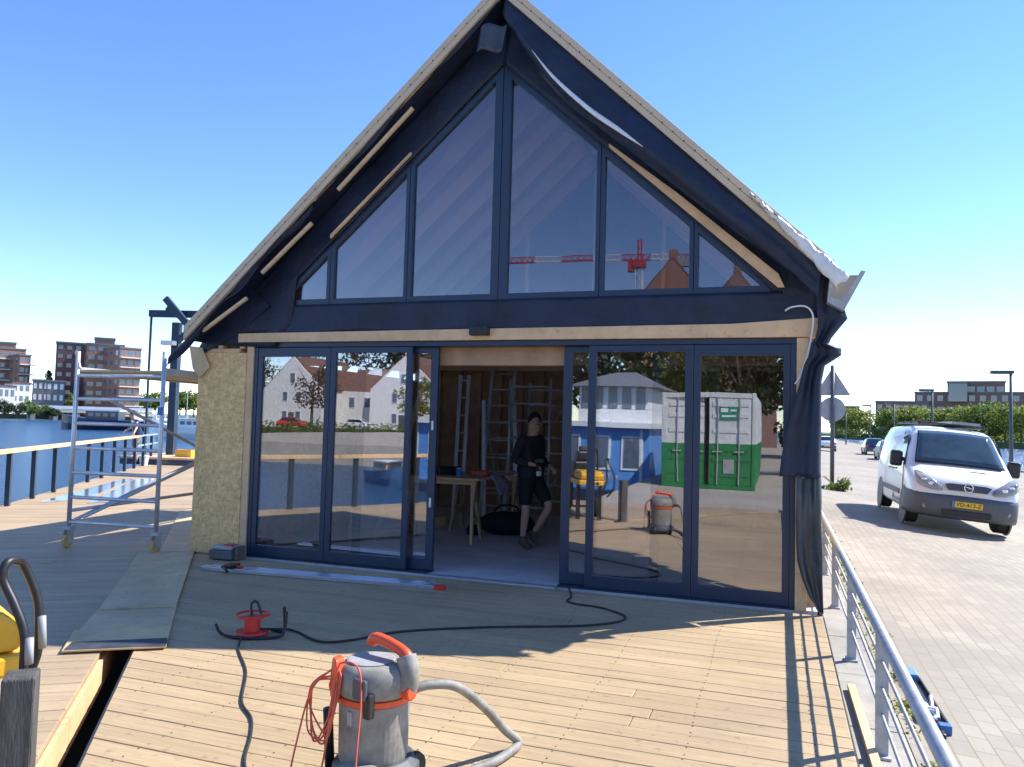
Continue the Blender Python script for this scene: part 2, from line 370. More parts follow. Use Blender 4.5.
def deck(poly, ang, pitch, mname, name, z=0., th=.032):
    c, s_ = math.cos(ang), math.sin(ang)
    loc = [(x*c+y*s_, -x*s_+y*c) for x, y in poly]
    def span(v):
        xs = []
        for i in range(len(loc)):
            (x0, y0), (x1, y1) = loc[i], loc[(i+1) % len(loc)]
            if (y0 <= v) != (y1 <= v): xs.append(x0+(v-y0)/(y1-y0)*(x1-x0))
        return (min(xs), max(xs)) if len(xs) > 1 else None
    v = min(p[1] for p in loc)+.001; vm = max(p[1] for p in loc); b = MB(); k = 0
    while v < vm:
        a, d = span(v+.003), span(v+pitch-.004); k += 1
        if a and d:
            cuts = []; u = min(a[0], d[0])+random.uniform(1.6, 4.2)
            while u < max(a[1], d[1])-.8: cuts.append(u); u += random.uniform(3.2, 4.2)
            st0, st1 = a[0], d[0]
            for q in cuts+[None]:
                e0, e1 = (q-.002, q-.002) if q else (a[1], d[1])
                zz = z+random.uniform(-.0012, .0012)
                if e0 > st0+.02 and e1 > st1+.02:
                    P = [(st0, v+.0025), (e0, v+.0025), (e1, v+pitch-.0025), (st1, v+pitch-.0025)]
                    b.prism(P, xy, zz-th, zz)
                if q: st0 = st1 = q+.002
        v += pitch
    return struct(b.build(name, mname, rotz=ang, bevel=.004))
gd = Vector((.617, -.787))
def gl(t, off=0): return (1.69+gd.x*t+gd.y*off, -3.34+gd.y*t-gd.x*off)
deck([(5.985,-.045), (5.985,-8.6), gl(6.7), gl(-4.15), (-.72,-.045)], 0, .146, 'deck', 'deck')
b = MB()
y = -8.6
for r_ in range(58):
    yc = -8.6+.146*(r_+.5)
    for j in range(13):
        x = 5.8-.6*j
        for o_ in (-.045,.045):
            if (x-gl(0)[0])*gd.y-(yc+o_-gl(0)[1])*gd.x < -.08: b.lathe([(.0045,.0005),(.004,.0028)], (x+.006*math.sin(r_*7+j), yc+o_, 0), 6)
struct(b.build('deck_screws', 'boot'))
def rl(t, off=0): return (-6.42+ux*t+uy*off, 2.29+uy*t-ux*off)
lang = math.atan2(-ux, uy)
deck([gl(6.6,.2), gl(-4.0,.2), (-.86,.0), (-.86,9.1), (-6.4,13.6), rl(13.0,-.12), rl(-12.6,-.12)], lang, .146, 'deck2', 'side_deck')
# fascias along the gap
def gp(t, off, z): a = gl(t, off); return (a[0], a[1], z)
b = MB()
for t0, t1 in ((-3.9,-1.4),(-1.395,.9),(.905,3.2),(3.205,6.6)): b.beam(gp(t0,.19,-.13), gp(t1,.19,-.13), .028, .18)
struct(b.build('deck_fascia', 'lumber'))
b = MB().beam(gp(-3.9,.012,-.13), gp(6.6,.012,-.13), .028, .18); struct(b.build('deck_edge', 'deck'))
struct(MB().box(5.987,6.0,-8.6,-.1,-.3,-.02).build('deck_trim', 'old'))
# timber strips left in the gutter by the concrete edge
for i, (p, q, w) in enumerate(((G(838,690,-.02), G(862,790,-.02), .022), (G(851,686,-.02), G(884,790,-.02), .045))):
    o = MB().beam(p, q, w, .03).build('timber_batten', 'lumber', bevel=.002)
    tag(o, ('thin pale timber batten lying along the edge of the deck', 'wider pale timber batten on the concrete edge beside the railing post')[i], 'batten', 'battens by the deck edge')
#@@ ------------------------------------------------------------------ pavilion
RX, RZ = 2.99, 5.955
SL, SR = .922, .964
YB = 9.0
pav = thing('pavilion', 'timber pavilion under construction with glazed gable, black membrane and sliding glass doors', 'building')
MB().box(-.7,5.95,-.02,YB,-.06,.006).build('floor', 'floor', pav)
MB().box(2.24,3.6,-.12,-.022,-.01,.012).build('threshold', 'alum', pav)
# OSB front
MB().box(-.745,-.09,-.06,-.035,.0,2.28).build('panel', 'osb', pav)['label'] = 'raw OSB front panel left of the glass'
MB().box(-.745,-.72,-.034,YB,.0,2.3).build('side_wall', 'osb', pav)
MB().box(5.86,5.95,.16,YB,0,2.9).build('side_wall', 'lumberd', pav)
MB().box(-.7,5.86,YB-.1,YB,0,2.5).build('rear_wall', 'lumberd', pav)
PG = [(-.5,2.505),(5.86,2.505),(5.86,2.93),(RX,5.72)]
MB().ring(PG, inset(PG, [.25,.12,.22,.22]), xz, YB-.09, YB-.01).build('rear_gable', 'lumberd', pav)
MB().prism(inset(PG, [.24,.11,.21,.21]), xz, YB-.05, YB-.04).build('rear_pane', 'gglass', pav)
for x in (1.9, 4.0): MB().box(x-.05,x+.05,YB-.09,YB-.055,2.7,4.6).build('rear_mullion', 'frame', pav)
for x0, x1, z0, z1 in ((-.76,-.2,2.43,2.5),(-.74,-.2,2.282,2.33)):
    MB().box(x0,x1,-.05,.06,z0,z1).build('top_plate', 'lumber', pav, bevel=.003)
MB().box(-.7,-.1,.07,.10,2.2,2.49).build('backing_board', 'lumberd', pav)
for x in (-.72,-.5,-.2): MB().box(x,x+.06,-.04,.05,2.331,2.428).build('stud', 'lumber', pav, bevel=.003)
MB().box(-.088,-.002,-.05,.12,0,2.395).build('corner_post', 'lumber', pav, bevel=.003)
MB().box(5.762,5.86,-.05,.15,0,2.395).build('corner_post', 'lumber', pav, bevel=.003)
# header beam, right end a little taller
MB().prism([(-.2,2.4),(5.98,2.4),(5.98,2.57),(5.2,2.525),(-.2,2.5)], xz, -.075, .12).build('header_beam', 'lumber', pav, bevel=.003)
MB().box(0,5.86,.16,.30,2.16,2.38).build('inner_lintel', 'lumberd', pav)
# glazing
MB().box(0,5.76,-.03,.13,2.345,2.397).build('door_frame', 'frame', pav, bevel=.003)
for a in ((0,.045,-.03,.13,.02,2.343),(5.715,5.76,-.03,.13,.02,2.343)): MB().box(*a).build('door_jamb', 'frame', pav, bevel=.003)
for a in ((0,2.235,-.031,.13,.0,.018),(3.605,5.76,-.031,.13,.0,.018)): MB().box(*a).build('door_sill', 'frame', pav, bevel=.003)
def panel(name, x0, x1, y, mem=.06, bot=.115, top=.06, z1=2.34, handle=None):
    o = MB().ring([(x0,.022),(x1,.022),(x1,z1),(x0,z1)], [(x0+mem,.022+bot),(x1-mem,.022+bot),(x1-mem,z1-top),(x0+mem,z1-top)], xz, y-.022, y+.022).build(name, 'frame', pav, bevel=.003)
    MB().box(x0+mem-.004,x1-mem+.004,y-.004,y+.004,.018+bot,z1-top+.004).build('glass_pane', 'glass', o)
    if handle:
        for z in (.72, 1.52): MB().box(handle-.012,handle+.012,y-.04,y-.02,z-.05,z+.05).build('lock_plate', 'alu', o, bevel=.004)
    return o
panel('fixed_panel', .047, .985, 0, top=.10); panel('fixed_panel', .99, 1.97, 0, mem=.065)
panel('fixed_panel', 3.87, 4.865, 0, mem=.075); panel('fixed_panel', 4.87, 5.713, 0, top=.10)
panel('sliding_door', 1.28, 2.24, .075, mem=.085, handle=2.2); panel('sliding_door', 3.60, 4.56, .075, mem=.085)
# gable window: six panes
GC, GW_, GB, GA = 2.912, 2.72, 2.805, 5.25
sl = (GA-GB)/GW_
def gz(x): return GA-sl*abs(x-GC)
for x0, x1 in ((GC-GW_,.94),(.945,1.88),(1.885,GC-.003),(GC+.003,3.95),(3.955,4.85),(4.855,GC+GW_)):
    P = [(x0,GB),(x1,GB),(x1,gz(x1)),(x0,gz(x0))]
    if gz(x0) < GB+.01: P = [(x0,GB),(x1,GB),(x1,gz(x1))]
    if gz(x1) < GB+.01: P = [(x0,GB),(x1,GB),(x0,gz(x0))]
    mid = .075
    dd = []
    for i in range(len(P)):
        a, c = P[i], P[(i+1) % len(P)]
        dd.append(.07 if a[1] == c[1] == GB else (.085 if abs(a[0]-c[0]) < 1e-6 and abs(a[0]-GC) < .01 else (.04 if abs(a[0]-c[0]) < 1e-6 else .062)))
    Q = inset(P, dd)
    o = MB().ring(P, Q, xz, -.03, .05).build('gable_window', 'frame', pav, bevel=.003)
    MB().prism(inset(P, [d-.005 for d in dd]), xz, .006, .016).build('glass_pane', 'gglass', o)
# roof slabs
def roofp(x0, x1, sgn, t0, t1, y0, y1, name, m, **k):
    s_ = SL if sgn < 0 else SR
    z = lambda x: RZ-s_*abs(x-RX)
    c = 1/math.cos(math.atan(s_))
    return MB().prism([(x0,z(x0)-t0*c),(x1,z(x1)-t0*c),(x1,z(x1)-t1*c),(x0,z(x0)-t1*c)], xz, y0, y1).build(name, m, pav, **k)
for sgn, xe in ((-1,-.70),(1,6.05)):
    a, c = (xe, RX-.001) if sgn < 0 else (RX+.001, xe)
    roofp(a, c, sgn, .0, .035, -.36, YB+.3, 'roof_panel', 'verge')
    roofp(a, c, sgn, .037, .10, -.33, YB+.25, 'roof_panel', 'lumber')
    for k, (t0, t1, yy) in enumerate(((.002,.058,-.385),(.060,.115,-.378))):
        o = roofp(a, c, sgn, t0, t1, yy, -.334 if k else -.362, 'verge_board', 'verge', bevel=.003)
    # nail line on the lower verge board
    z = lambda x: RZ-(SL if sgn < 0 else SR)*abs(x-RX)
    nb = MB()
    for i in range(30):
        x = RX+sgn*(.12+i*(abs(xe-RX)-.2)/29); nb.ball((x,-.3855,z(x)-.078), (.008,.005,.008), 6, 4)
    nb.build('nail_row', 'dgrey', pav)
    roofp(a, c, sgn, .102, .112, -.30, 0.0, 'soffit_membrane', 'membrane')
    a2, c2 = (xe+.1, RX-.01) if sgn < 0 else (RX+.01, xe-.1)
    roofp(a2, c2, sgn, .103, .109, .2, YB-.1, 'ceiling_sheet', 'ceil')
    for k in range(12):
        y = .32+k*.62
        roofp(a2, c2, sgn, .112, .30, y, y+.06, 'rafter', 'ceil')
MB().beam((RX,.2,5.55),(RX,YB-.1,5.55), .08, .3).build('ridge_beam', 'lumber', pav)
for y in (2.3, 4.6, 6.9): MB().box(-.6,5.8,y,y+.07,2.42,2.62).build('tie_beam', 'lumberd', pav, bevel=.004)
zi_ = lambda x: RZ-(SL if x < RX else SR)*abs(x-RX)-.36
MB().prism([(-.3,2.63),(5.7,2.63),(5.7,zi_(5.7)),(RX,zi_(RX)),(-.3,zi_(-.3))], xz, 4.05, 4.09).build('inner_gable', 'loft', pav)
for x in (.9, 1.9, 2.97, 4.0, 5.0): MB().box(x-.03,x+.03,3.97,4.045,2.64,zi_(x)-.03).build('stud', 'ceil', pav)
# interior stud partition
for k in range(16):
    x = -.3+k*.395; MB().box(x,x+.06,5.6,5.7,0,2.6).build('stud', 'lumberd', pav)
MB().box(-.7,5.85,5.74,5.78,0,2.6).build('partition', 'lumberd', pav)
# gable membrane (black), wavy bands around the window
def wav(p, a=.012): 
    n = noise.noise(Vector((p[0]*2.3, p[2]*2.3, 3.1))); return (p[0], p[1]+a*n*1.6, p[2])
rows = []
for i in range(9):
    t = i/8; rows.append([wav((-.28+6.28*j/60, -.055, (2.498+.012*math.sin(j*.5)+(.05*max(0,(j-48)/12) if i == 0 else 0))*(1-t)+2.812*t)) for j in range(61)])
MB().grid(rows).build('membrane_band', 'membrane', pav, smooth=True, solid=.005)
for sgn, xe in ((-1,-.72),(1,6.04)):
    s_ = SL if sgn < 0 else SR; rows = []
    for j in range(61):
        t = j/60; xo = RX+(xe-RX)*t
        zo = RZ-s_*abs(xo-RX)-.15
        xi = GC+sgn*(GW_-.08)*t; zi = gz(xi)-.005 if t < .985 else GB+.02
        if t > .9: zi = min(zi, zo-.05)
        rows.append([wav((xo+(xi-xo)*k/8, -.045-.012*k/8, zo+(zi-zo)*k/8), .015) for k in range(9)])
    MB().grid(rows).build('membrane_slope', 'membrane', pav, smooth=True, solid=.005)
# black gable corners outside the window
MB().prism([(-.84,2.2),(-.20,2.5),(.20,2.81),(-.06,3.02),(-.70,2.42)], xz, -.068, -.062).build('membrane_corner', 'membrane', pav)
MB().prism([(5.64,2.80),(5.99,2.58),(6.04,2.95),(5.74,3.16)], xz, -.072, -.066).build('membrane_corner', 'membrane', pav)
# left eave: membrane lip hanging past the verge
rows = []
for j in range(25):
    t = j/24; x = .9-1.78*t; z = RZ-SL*abs(x-RX)-.13
    drop = .10+.10*t+.04*math.sin(t*17)+.03*noise.noise(Vector((t*8,0,0)))
    rows.append([(x-.02*k*t, -.34+.02*math.sin(k*1.3+t*9), z-drop*k/5) for k in range(6)])
MB().grid(rows).build('membrane_lip', 'membrane', pav, smooth=True, solid=.004)
rows = []
for j in range(21):
    t = j/20; x = RX-.05-2.0*t; z = RZ-SL*abs(x-RX)-.12
    rows.append([(x, -.34+.015*math.sin(k*1.1+t*15), z-(.07+.03*math.sin(t*11))*k/4) for k in range(5)])
MB().grid(rows).build('membrane_lip', 'membrane', pav, smooth=True, solid=.004)
# bare battens showing through gaps of the left soffit
for (a, c) in (((338,190),(413,108)),((262,273),(312,223)),((203,331),(247,298))):
    z = lambda p: tuple(PY(p[0], p[1], -.30))
    MB().beam(z(a), z(c), .035, .035).build('soffit_batten', 'lumber', pav, bevel=.003)
MB().prism([(.98,gz(.98)+.012),(1.92,gz(1.92)+.012),(1.92,gz(1.92)+.035),(.98,gz(.98)+.05)], xz, -.12, -.09).build('fascia_strip', 'lumber', pav)
# right flap: loose curtain with sunlight on its curled fold painted white
pts = [(3.02,5.62),(3.3,5.2),(3.65,4.78),(4.05,4.45),(4.45,4.1),(4.9,3.7),(5.35,3.3),(5.75,2.92),(5.95,2.7)]
sp = smoothpath([(x, 0, z) for x, z in pts], 6); rows = []
for j, p in enumerate(sp):
    t = j/(len(sp)-1); zt = RZ-SR*abs(p.x-RX)-.125; bul = math.sin(math.pi*min(1, t*1.15))**.7 if t*1.15 < 1 else 0
    row = []
    for k in range(13):
        q = k/12
        yy = -.33-.13*bul*math.sin(q*math.pi*.62)*(.75+.25*math.sin(t*14))
        zz = zt+(p.z-.10*bul-zt)*q
        if q > .8: yy += (q-.8)*.9*bul*.6; zz += 0
        row.append((p.x-.03*q, yy+.012*noise.noise(Vector((p.x*3, q*4, 1))), zz))
    rows.append(row)
MB().grid(rows).build('membrane_flap', 'membrane', pav, smooth=True, solid=.004)
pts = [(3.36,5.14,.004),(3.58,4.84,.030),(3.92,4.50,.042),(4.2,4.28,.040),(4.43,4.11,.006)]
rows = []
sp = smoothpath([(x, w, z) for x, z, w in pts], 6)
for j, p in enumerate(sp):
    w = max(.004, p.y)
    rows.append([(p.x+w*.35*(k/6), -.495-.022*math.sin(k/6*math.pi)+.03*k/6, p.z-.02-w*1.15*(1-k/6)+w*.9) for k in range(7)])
MB().grid(rows).build('membrane_fold_painted_lit', 'whitefoil_litfold', pav, smooth=True, solid=.003)  # white ribbon paints the lit top of the black membrane's fold
MB().prism([(4.05,gz(4.05)+.015),(5.60,gz(5.60)+.0),(5.655,gz(5.655)+.05),(5.60,gz(5.6)+.125),(4.7,gz(4.7)+.11),(4.05,gz(4.05)+.05)], xz, -.15, -.125).build('fascia_strip', 'lumber', pav, bevel=.003)
# sheet hanging over the ridge
rows = [[(RX-.19+.27*j/6-.05*i/8, -.41-.03*math.sin(j*1.1), 5.47-.26*i/8+.02*math.sin(j*.8)) for j in range(7)] for i in range(9)]
MB().grid(rows).build('ridge_flap', 'foil', pav, smooth=True, solid=.004)
MB().tube([(RX-.05,-.42,5.94),(RX+.0,-.45,5.88)], .02, 6).build('ridge_cap', 'alu', pav)
# crumpled pale foil along the right eave and gutter
rows = []
for j in range(25):
    t = j/24; x = 5.36+.75*t; z = RZ-SR*abs(x-RX)-.02
    w = .012+.13*t**1.3
    rows.append([(x+.05*math.sin(k*.9)*t, -.40-.03*math.sin(k*math.pi/6)-.012*math.sin(t*40+k*1.7), z-w*k/6-.03+.015*math.sin(t*30+k*2)) for k in range(7)])
MB().grid(rows).build('eave_foil', 'whitefoil_litfold', pav, smooth=True, solid=.004)
MB().prism([(6.0,2.68),(6.13,2.60),(6.30,2.93),(6.265,2.94),(6.12,2.70),(6.03,2.74),(6.06,2.9),(6.02,2.9)], xz, -.25, YB).build('gutter', 'galv', pav)
MB().prism([(6.02,2.72),(6.12,2.69),(6.24,2.9),(6.06,2.9)], xz, -.252, -.2).build('gutter_cap', 'conc', pav)
MB().tube(smoothpath([(5.66,-.1,2.63),(5.72,-.12,2.66),(5.83,-.13,2.66),(5.89,-.13,2.58),(5.88,-.12,2.4),(5.84,-.11,2.2),(5.79,-.11,2.05),(5.75,-.1,1.98)]), .008, 8).build('loose_cable', 'white', pav, smooth=True)
# membrane draped down the right corner
prof = [(2.95,5.96,6.06),(2.78,5.92,6.08),(2.62,5.92,6.15),(2.55,5.93,6.17),(2.46,5.93,6.10),(2.38,5.91,6.04),(2.33,5.88,6.02),(2.29,5.87,6.12),(2.23,5.86,6.12),(2.14,5.82,5.99),(2.0,5.79,5.965),(1.8,5.74,5.965),(1.6,5.685,5.965),(1.35,5.645,5.96),(1.17,5.625,5.96)]
def drape(prof, name, m, f=13, y0=-.13, amp=.02):
    rows = []
    for z, a, c in prof:
        rows.append([(a+(c-a)*k/f, y0-amp*math.sin(k*.62+z*1.1)-.05*noise.noise(Vector((k*.22, z*1.5, 5)))-(.03 if z < 1.2 else 0), z) for k in range(f+1)])
    sp = []
    for i in range(len(rows)-1):
        for q in range(4):
            t = q/4; sp.append([tuple(rows[i][k][c]*(1-t)+rows[i+1][k][c]*t for c in range(3)) for k in range(f+1)])
    sp.append(rows[-1])
    return MB().grid(sp).build(name, m, pav, smooth=True, solid=.005)
drape(prof, 'corner_membrane', 'membrane')
drape([(1.2,5.765,5.965),(1.0,5.765,5.97),(.8,5.765,5.97),(.6,5.77,5.975),(.45,5.78,5.98),(.3,5.82,5.98),(.15,5.88,5.985),(.02,5.955,5.99)], 'corner_foil', 'foil', y0=-.11, amp=.02)
# pale board dangling at the left eave
MB().prism([(-.86,2.36),(-.68,2.34),(-.56,2.12),(-.70,1.98),(-.80,2.1)], xz, -.10, -.085).build('loose_board', 'ply', pav, bevel=.003)
MB().box(2.66,2.86,-.16,-.08,2.44,2.53).build('door_sensor', 'black', pav, bevel=.006)
#@@ ------------------------------------------------------------------ railings
rail = thing('steel_railing', 'low galvanised steel railing with round top rail along the paved road', 'railing', (6.12,0,-.045))
MB().tube([(0,-9,.605),(0,14.5,.605)], .028, 14).build('top_rail', 'galv', rail, smooth=True)
for z in (.21,.34,.47): MB().tube([(0,-9,z),(0,14.5,z)], .0085, 8).build('bar', 'galv', rail, smooth=True)
y = -8.15
while y < 14.5:
    o = MB().box(-.030,.030,y-.007,y+.007,.0,.6).build('post', 'galv', rail); MB().box(-.05,.04,y-.04,y+.04,0,.012).build('base_plate', 'galv', o)
    MB().lathe([(.012,.012),(.012,.03)], (-.03,y,0), 6).build('bolt', 'galv', o); y += 1.72
wr = thing('canal_railing', 'railing with flat wooden handrail on dark blue posts beside the canal', 'railing', (rl(0)[0], rl(0)[1], 0), math.atan2(uy, ux))
for a, c in ((-12.5,-8.4),(-8.39,-4.2),(-4.19,0),(.01,4.2),(4.21,9.3)): MB().box(a,c,-.07,.07,.86,.925).build('handrail', 'lumber', wr, bevel=.006)
x = -12.3
while x < 12.6:
    MB().box(x-.04,x+.04,-.035,.035,-.35,.858).build('post', 'steelblue', wr); x += 1.19
MB().beam((9.4,0,.62),(12.5,0,.62),.04,.04).build('bar', 'alum', wr); MB().beam((9.4,0,.9),(12.5,0,.9),.04,.04).build('bar', 'alum', wr)
#@@ ------------------------------------------------------------------ scaffold outside
sc = thing('scaffold_tower', 'wheeled aluminium scaffold tower with wooden platform beside the OSB wall', 'scaffold', (-1.56,-.4,0), math.radians(6))
rz = [.29,.575,.86,1.145,1.43,1.715,1.985]
for yy in (0, 4.6):
    for xx in (-.58,.58):
        MB().tube([(xx,yy,.24),(xx,yy,2.27)], .025, 12).build('post', 'alu', sc, smooth=True)
        if yy == 0 or xx < 0:
            c = MB(); c.lathe([(.03,-.02),(.075,-.02),(.08,0),(.075,.02),(.03,.02)], (xx+.02,yy-.03,.08), 20, 'x')
            w = c.build('castor_wheel', 'tan', sc, smooth=False)
            MB().box(xx-.012,xx-.004,yy-.06,yy+.03,.05,.2).box(xx+.044,xx+.052,yy-.06,yy+.03,.05,.2).box(xx-.03,xx+.06,yy-.05,yy+.04,.2,.24).beam((xx-.02,yy-.05,.17),(xx-.12,yy-.09,.15),.05,.015).build('fork', 'galv', w)
    for z in rz: MB().tube([(-.58,yy,z),(.58,yy,z)], .021, 10).build('rung', 'alu', sc, smooth=True)
MB().box(-.56,.56,.03,4.55,2.03,2.055).build('platform', 'ply', sc)
b = MB()
for xx in (-.57,.57): b.box(xx-.02,xx+.02,.02,4.58,2.005,2.085)
b.build('platform_rail', 'alum', sc)
for a, c in (((-.1,.0,1.7),(-.55,4.6,.3)),((-.55,.02,.3),(-.1,4.6,1.7)),((-.56,0,.42),(.45,2.6,.6)),((-.4,.02,.35),(.45,4.6,1.9))): MB().tube([a, c], .02, 8).build('brace', 'alum', sc, smooth=True)
MB().box(.545,.60,-.032,.0,1.55,1.64).build('tag', 'blue', sc, bevel=.003)
for xx in (-.58,): MB().tube([(xx,0,2.05),(xx+.03,0,2.08),(xx-.02,-.01,2.27)], .016, 8).build('toggle', 'white', sc)
#@@ ------------------------------------------------------------------ things on the deck
def sheet(name, pts, z, m, label, th=.012, cat='board', group=None):
    o = MB().prism([(p[0], p[1]) for p in pts], xy, z, z+th).build(name, m, bevel=.002); return tag(o, label, cat, group)
gq = 'plywood sheets bridging the deck gap'
sheet('plywood_sheet', [G(61,655),G(166,650),G(172,626),G(74,634)], .014, 'plys', 'plywood sheet with black stained front edge, nearest end of the gap cover', group=gq)
sheet('plywood_sheet', [G(77,634),G(171,628),G(177,607),G(98,611)], .003, 'ply', 'short tan plywood piece just behind the stained front sheet', group=gq)
sheet('plywood_sheet', [G(99,612),G(176,609),G(194,554),G(139,555)], .016, 'ply', 'long grey green plywood sheet in the middle of the gap cover', group=gq)
sheet('plywood_sheet', [G(160,553),G(196.5,552),G(197.5,510),G(180,511)], .003, 'ply', 'plywood sheet tucked against the foot of the OSB wall', group=gq)
MB_ = MB(); MB_.box(0,1,-.012,.012,0,.004)
o = MB().prism([(p[0],p[1]) for p in (G(63,654.5),G(166,650),G(167.5,642),G(72,646))], xy, .0275, .0285).build('tar_smear', mat('tar', (.04,.045,.06), .7, var=.6, scale=9))
tag(o, 'dark bitumen strip stuck along the front edge of the stained sheet', 'strip')
# shiny sheets left on the side deck
sheet('foil_sheet', [G(40,503),G(88,499),G(134,480),G(122,480)], .004, mat('shiny_sheet', (.55,.63,.72), .12, .7, var=.2, scale=3), 'shiny blue grey sheet lying near the canal railing', .02, 'sheet', 'shiny sheets on the side deck')
sheet('foil_sheet', [G(88,503.5),G(122,502),G(155,479.5),G(136,480)], .004, mat('shiny_sheet_b', (.6,.66,.74), .15, .7, var=.2, scale=3), 'shiny pale blue sheet lying behind the scaffold tower', .02, 'sheet', 'shiny sheets on the side deck')
# aluminium profiles
pr = [((.10,-.80,.02),(2.56,-.60,.02),'lowest'),((.12,-.87,.02),(2.60,-.66,.02),'nearest'),((.16,-.73,.02),(2.50,-.54,.02),'farthest')]
for a, c, w in pr:
    t = thing('aluminium_profile', {'nearest': 'long aluminium profile with red end cap lying nearest the camera before the glass', 'lowest': 'long aluminium profile in the middle of the three on the deck', 'farthest': 'long aluminium profile lying closest to the glass doors'}[w], 'profile', a, math.atan2(c[1]-a[1], c[0]-a[0]), 'aluminium profiles on the deck')
    L_ = (Vector(c)-Vector(a)).length
    MB().box(0,L_,-.022,.022,-.018,.022).build('bar', 'shiny', t, bevel=.004)
    MB().box(L_,L_+(.05 if w != 'nearest' else .10),-.026,.026,-.02,.026).build('end_cap', 'red' if w == 'nearest' else 'grey', t, bevel=.004)
t = thing('clamp', 'black clamp gripping the left end of the aluminium profiles', 'clamp', (.42,-.80,.045), .1)
MB().box(-.05,.05,-.10,.09,0,.028).build('jaw', 'black', t, bevel=.006); MB().tube([(-.02,-.1,.02),(.06,-.16,-.015)], .014, 8).build('handle', 'black', t); MB().box(.05,.13,-.01,.02,.0,.02).build('trigger', 'red', t, bevel=.004)
# tool box by the wall
t = thing('tool_case', 'small grey tool case with red lid patch by the OSB wall', 'case', (-.06,-.27,0), .05)
MB().box(-.16,.12,-.1,.1,.012,.11).build('body', 'dgrey', t, bevel=.012); MB().box(-.14,.11,-.09,.09,.112,.155).build('lid', 'grey', t, bevel=.015)
MB().box(-.02,.09,-.05,.05,.156,.166).build('handle', 'red', t, bevel=.004); MB().box(.122,.17,-.06,.09,.0,.15).build('side_pocket', 'boot', t, bevel=.01)
# cable reel
cr = thing('cable_reel', 'small red cable reel lying on its black stand in the shade', 'cable reel', (2.07,-2.62,0), .3)
MB().lathe([(.03,.02),(.115,.02),(.12,.028),(.115,.036),(.05,.036)], (0,0,0), 24).build('flange', 'red', cr, smooth=False)
MB().lathe([(.055,.037),(.055,.14),(.05,.142)], (0,0,0), 20).build('drum', 'red', cr)
o = MB()
for k in range(3):
    a = k*2.09; o.tube([(.06*math.cos(a),.06*math.sin(a),.15),(.12*math.cos(a),.12*math.sin(a),.15)], .008, 6)
o.tube([(.115*math.cos(2*math.pi*k/20), .115*math.sin(2*math.pi*k/20), .15) for k in range(20)], .008, 6, close=True); o.build('flange', 'red', cr)
MB().tube(smoothpath([(-.01,.02,.13),(-.02,.02,.22),(.02,.02,.235),(.05,.02,.17),(.07,.02,.12)]), .009, 8).build('plug_lead', 'black', cr, smooth=True)
MB().tube(smoothpath([(-.24,-.06,.09),(-.18,-.08,.025),(0,-.12,.015),(.2,-.06,.015),(.24,-.02,.05),(.245,0,.18)]), .011, 8).build('stand', 'black', cr, smooth=True)
MB().tube(smoothpath([(.1,.12,.015),(.2,.08,.02),(.215,.06,.1),(.21,.05,.2)]), .011, 8).build('stand', 'black', cr, smooth=True)
b = MB().tube(smoothpath([(2.13,-2.6,.05),(2.22,-2.44,.02),(2.33,-2.44,.012),(2.6,-2.57,.009),(2.78,-2.45,.009),(2.99,-2.11,.009),(3.4,-1.8,.009),(3.75,-1.6,.009),(4.1,-1.42,.009),(4.31,-1.26,.009),(4.44,-1.08,.009),(4.42,-.9,.009),(4.18,-.71,.009),(3.98,-.68,.009),(3.86,-.6,.009),(3.85,-.42,.009),(3.76,-.14,.012),(3.70,-.05,.03)], 10), .0085, 8)
tag(b.build('extension_cable', 'rubber', smooth=True), 'black extension cable curving across the deck to the open door', 'cable')
b = MB().tube(smoothpath([(2.06,-2.7,.03),(2.2,-2.93,.01),(2.55,-3.3,.009),(2.85,-3.72,.009),(3.05,-3.9,.009),(3.2,-4.1,.009),(3.36,-4.35,.009),(3.6,-4.6,.009),(3.75,-5.0,.009)], 10), .007, 8)
tag(b.build('extension_cable', 'rubber', smooth=True), 'dark extension cable running from the reel towards the camera', 'cable')
#@@ ------------------------------------------------------------------ vacuum
vc = thing('wet_vacuum', 'dusty grey construction vacuum cleaner with orange handle and wrapped orange cord', 'vacuum cleaner', (3.98,-4.30,0), -.3); vc.scale = (.96,.96,.96)
MB().lathe([(.10,.125),(.150,.13),(.154,.15),(.157,.30),(.160,.385),(.155,.39)], (0,0,0), 40).build('drum', 'greyd', vc, smooth=False)
MB().lathe([(.158,.388),(.168,.392),(.168,.415),(.158,.418)], (0,0,0), 40).build('seal_band', 'orange', vc)
MB().lathe([(.162,.419),(.172,.43),(.172,.49),(.165,.52),(.145,.545),(.115,.552),(.02,.553)], (0,0,0), 40).build('motor_head', 'greyd', vc, smooth=True)
MB().lathe([(.10,.5525),(.11,.5555),(.10,.558),(.01,.558)], (-.02,-.01,0), 30).build('lid_panel', 'grey', vc)
h = MB()
hp = smoothpath([(.165,.03,.47),(.172,.035,.54),(.14,.04,.595),(.06,.045,.618),(-.02,.05,.628),(-.07,.05,.625),(-.085,.05,.60)], 6)
h.tube(hp, .03, 10, rad=[.040-.014*min(1, i/14) for i in range(len(hp))]); h.build('handle', 'orange', vc, smooth=True)
h = MB(); h.tube(smoothpath([(.165,.03,.44),(.178,.03,.52),(.15,.035,.59)], 6), .045, 10, rad=None); h.build('handle_root', 'greyd', vc, smooth=True)
MB().prism([(-.045,.40),(.045,.40),(.05,.50),(.02,.575),(-.03,.58),(-.05,.50)], lambda a, c, t: (-.10+a*.8+t*.2, -.11-t-a*.25, c), 0, .06).build('cord_hook', 'orange', vc, bevel=.01)
MB().lathe([(.034,0),(.034,.012),(.024,.016)], (-.09,-.165,.455), 18, 'y').build('power_dial', 'red', vc)
